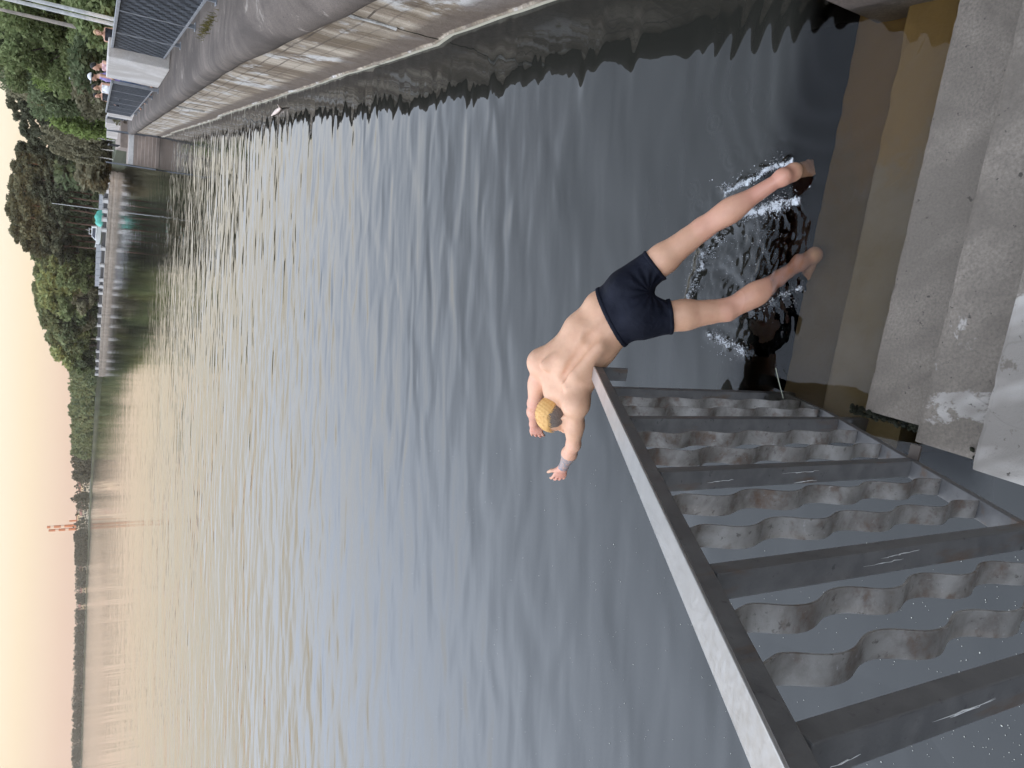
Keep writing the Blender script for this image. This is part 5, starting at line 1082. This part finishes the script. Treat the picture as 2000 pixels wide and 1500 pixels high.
stroller('person in a white cap and violet shirt beside the large pale pier', sl(147, 21.5, DECK), 1.72, WA + 1.6, MAT['c_purple'], MAT['c_denim'], MAT['h_black'], cap=MAT['c_white'], lean=.1)
stroller('dark-haired person in a white shirt behind the middle fence section', sl(171, 24.5, DECK), 1.64, WA + 2.2, MAT['c_white'], MAT['c_black'], MAT['h_black'])
stroller('person in a black top behind the middle fence, next to the one in white', sl(187, 27, DECK), 1.6, WA + 2.4, MAT['c_black'], MAT['c_black'], MAT['h_black'], female=True)

# ------------------------------------------------------------------ evening haze
m = MB(); m.box((-300, 1250, 58), (4600, 3000, 126)); o = m.build('haze', MAT['water']); tag(o, kind='stuff')
t = NT('thin_evening_haze'); pv = t.node('ShaderNodeVolumePrincipled'); pv.inputs['Color'].default_value = (.98, .86, .72, 1); pv.inputs['Density'].default_value = .00011; pv.inputs['Anisotropy'].default_value = .2; t.ln(pv.outputs[0], t.out.inputs['Volume']); o.data.materials[0] = t.m

# ------------------------------------------------------------------ light
SUN_EL, SUN_AZ = 3.2, math.radians(200)                      # azimuth measured clockwise from +Y: the sun is behind the camera, a little left
sd_ = np.array([math.sin(SUN_AZ) * math.cos(R_(SUN_EL)), math.cos(SUN_AZ) * math.cos(R_(SUN_EL)), math.sin(R_(SUN_EL))])
ld = bpy.data.lights.new('sun', 'SUN'); ld.energy = 2.0; ld.angle = R_(.5); ld.color = (1, .70, .44); lo_ = bpy.data.objects.new('sun', ld); link(lo_)
lo_.rotation_euler = Vector(tuple(-sd_)).to_track_quat('-Z', 'Y').to_euler()
w = bpy.data.worlds.new('World'); scene.world = w; w.use_nodes = True; nt = w.node_tree; nt.nodes.clear()
out = nt.nodes.new('ShaderNodeOutputWorld'); bg = nt.nodes.new('ShaderNodeBackground'); nt.links.new(bg.outputs[0], out.inputs[0])
sky = nt.nodes.new('ShaderNodeTexSky'); sky.sky_type = 'NISHITA'; sky.sun_disc = False; sky.sun_elevation = R_(SUN_EL); sky.sun_rotation = SUN_AZ; sky.air_density = 1.0; sky.dust_density = 1.5
tc = nt.nodes.new('ShaderNodeTexCoord'); sx = nt.nodes.new('ShaderNodeSeparateXYZ'); nt.links.new(tc.outputs['Generated'], sx.inputs[0])
rmp = nt.nodes.new('ShaderNodeValToRGB'); nt.links.new(sx.outputs[2], rmp.inputs[0]); cr = rmp.color_ramp
ST = [(0, (.765, .53, .42)), (.02, (.80, .57, .435)), (.04, (.875, .67, .495)), (.06, (.95, .78, .56)), (.085, (.985, .865, .68)), (.115, (1.02, .95, .81)), (.16, (1.2, 1.13, 1.0)), (.23, (1.62, 1.68, 1.78)), (.38, (2.0, 2.24, 2.66)), (.62, (2.0, 2.27, 2.76)), (1, (1.75, 2.02, 2.5))]
while len(cr.elements) < len(ST): cr.elements.new(.5)
for e, (p, c) in zip(cr.elements, ST): e.position = p; e.color = (*c, 1)
sk = nt.nodes.new('ShaderNodeVectorMath'); sk.operation = 'SCALE'; sk.inputs['Scale'].default_value = .10; nt.links.new(sky.outputs[0], sk.inputs[0])
mx = nt.nodes.new('ShaderNodeMix'); mx.data_type = 'RGBA'; mx.inputs['Factor'].default_value = .85; nt.links.new(sk.outputs[0], mx.inputs['A']); nt.links.new(rmp.outputs[0], mx.inputs['B'])
mrx = nt.nodes.new('ShaderNodeMapRange'); mrx.interpolation_type = 'SMOOTHSTEP'; nt.links.new(sx.outputs[0], mrx.inputs[0])          # the glow is on the left, the right-hand sky is duskier
for k_, v_ in zip((1, 2, 3, 4), (-.45, .45, 1.24, .50)): mrx.inputs[k_].default_value = v_
mrz = nt.nodes.new('ShaderNodeMapRange'); mrz.interpolation_type = 'SMOOTHSTEP'; nt.links.new(sx.outputs[2], mrz.inputs[0])
for k_, v_ in zip((1, 2, 3, 4), (.18, .5, 0, 1)): mrz.inputs[k_].default_value = v_
mf = nt.nodes.new('ShaderNodeMix'); mf.data_type = 'FLOAT'; nt.links.new(mrz.outputs[0], mf.inputs[0]); mf.inputs[2].default_value = 1.0; nt.links.new(mrx.outputs[0], mf.inputs[3])
sc2 = nt.nodes.new('ShaderNodeVectorMath'); sc2.operation = 'SCALE'; nt.links.new(mx.outputs['Result'], sc2.inputs[0]); nt.links.new(mf.outputs[0], sc2.inputs['Scale'])
nt.links.new(sc2.outputs[0], bg.inputs[0]); bg.inputs[1].default_value = 1.0
scene.view_settings.view_transform = 'Standard'; scene.view_settings.look = 'None'; scene.view_settings.exposure = .28; scene.view_settings.gamma = 1
scene.cycles.max_bounces = 8; scene.cycles.transmission_bounces = 8; scene.cycles.caustics_refractive = True; scene.cycles.caustics_reflective = False; scene.cycles.sample_clamp_indirect = 4
scene.cycles.use_denoising = True
bpy.context.view_layer.update()
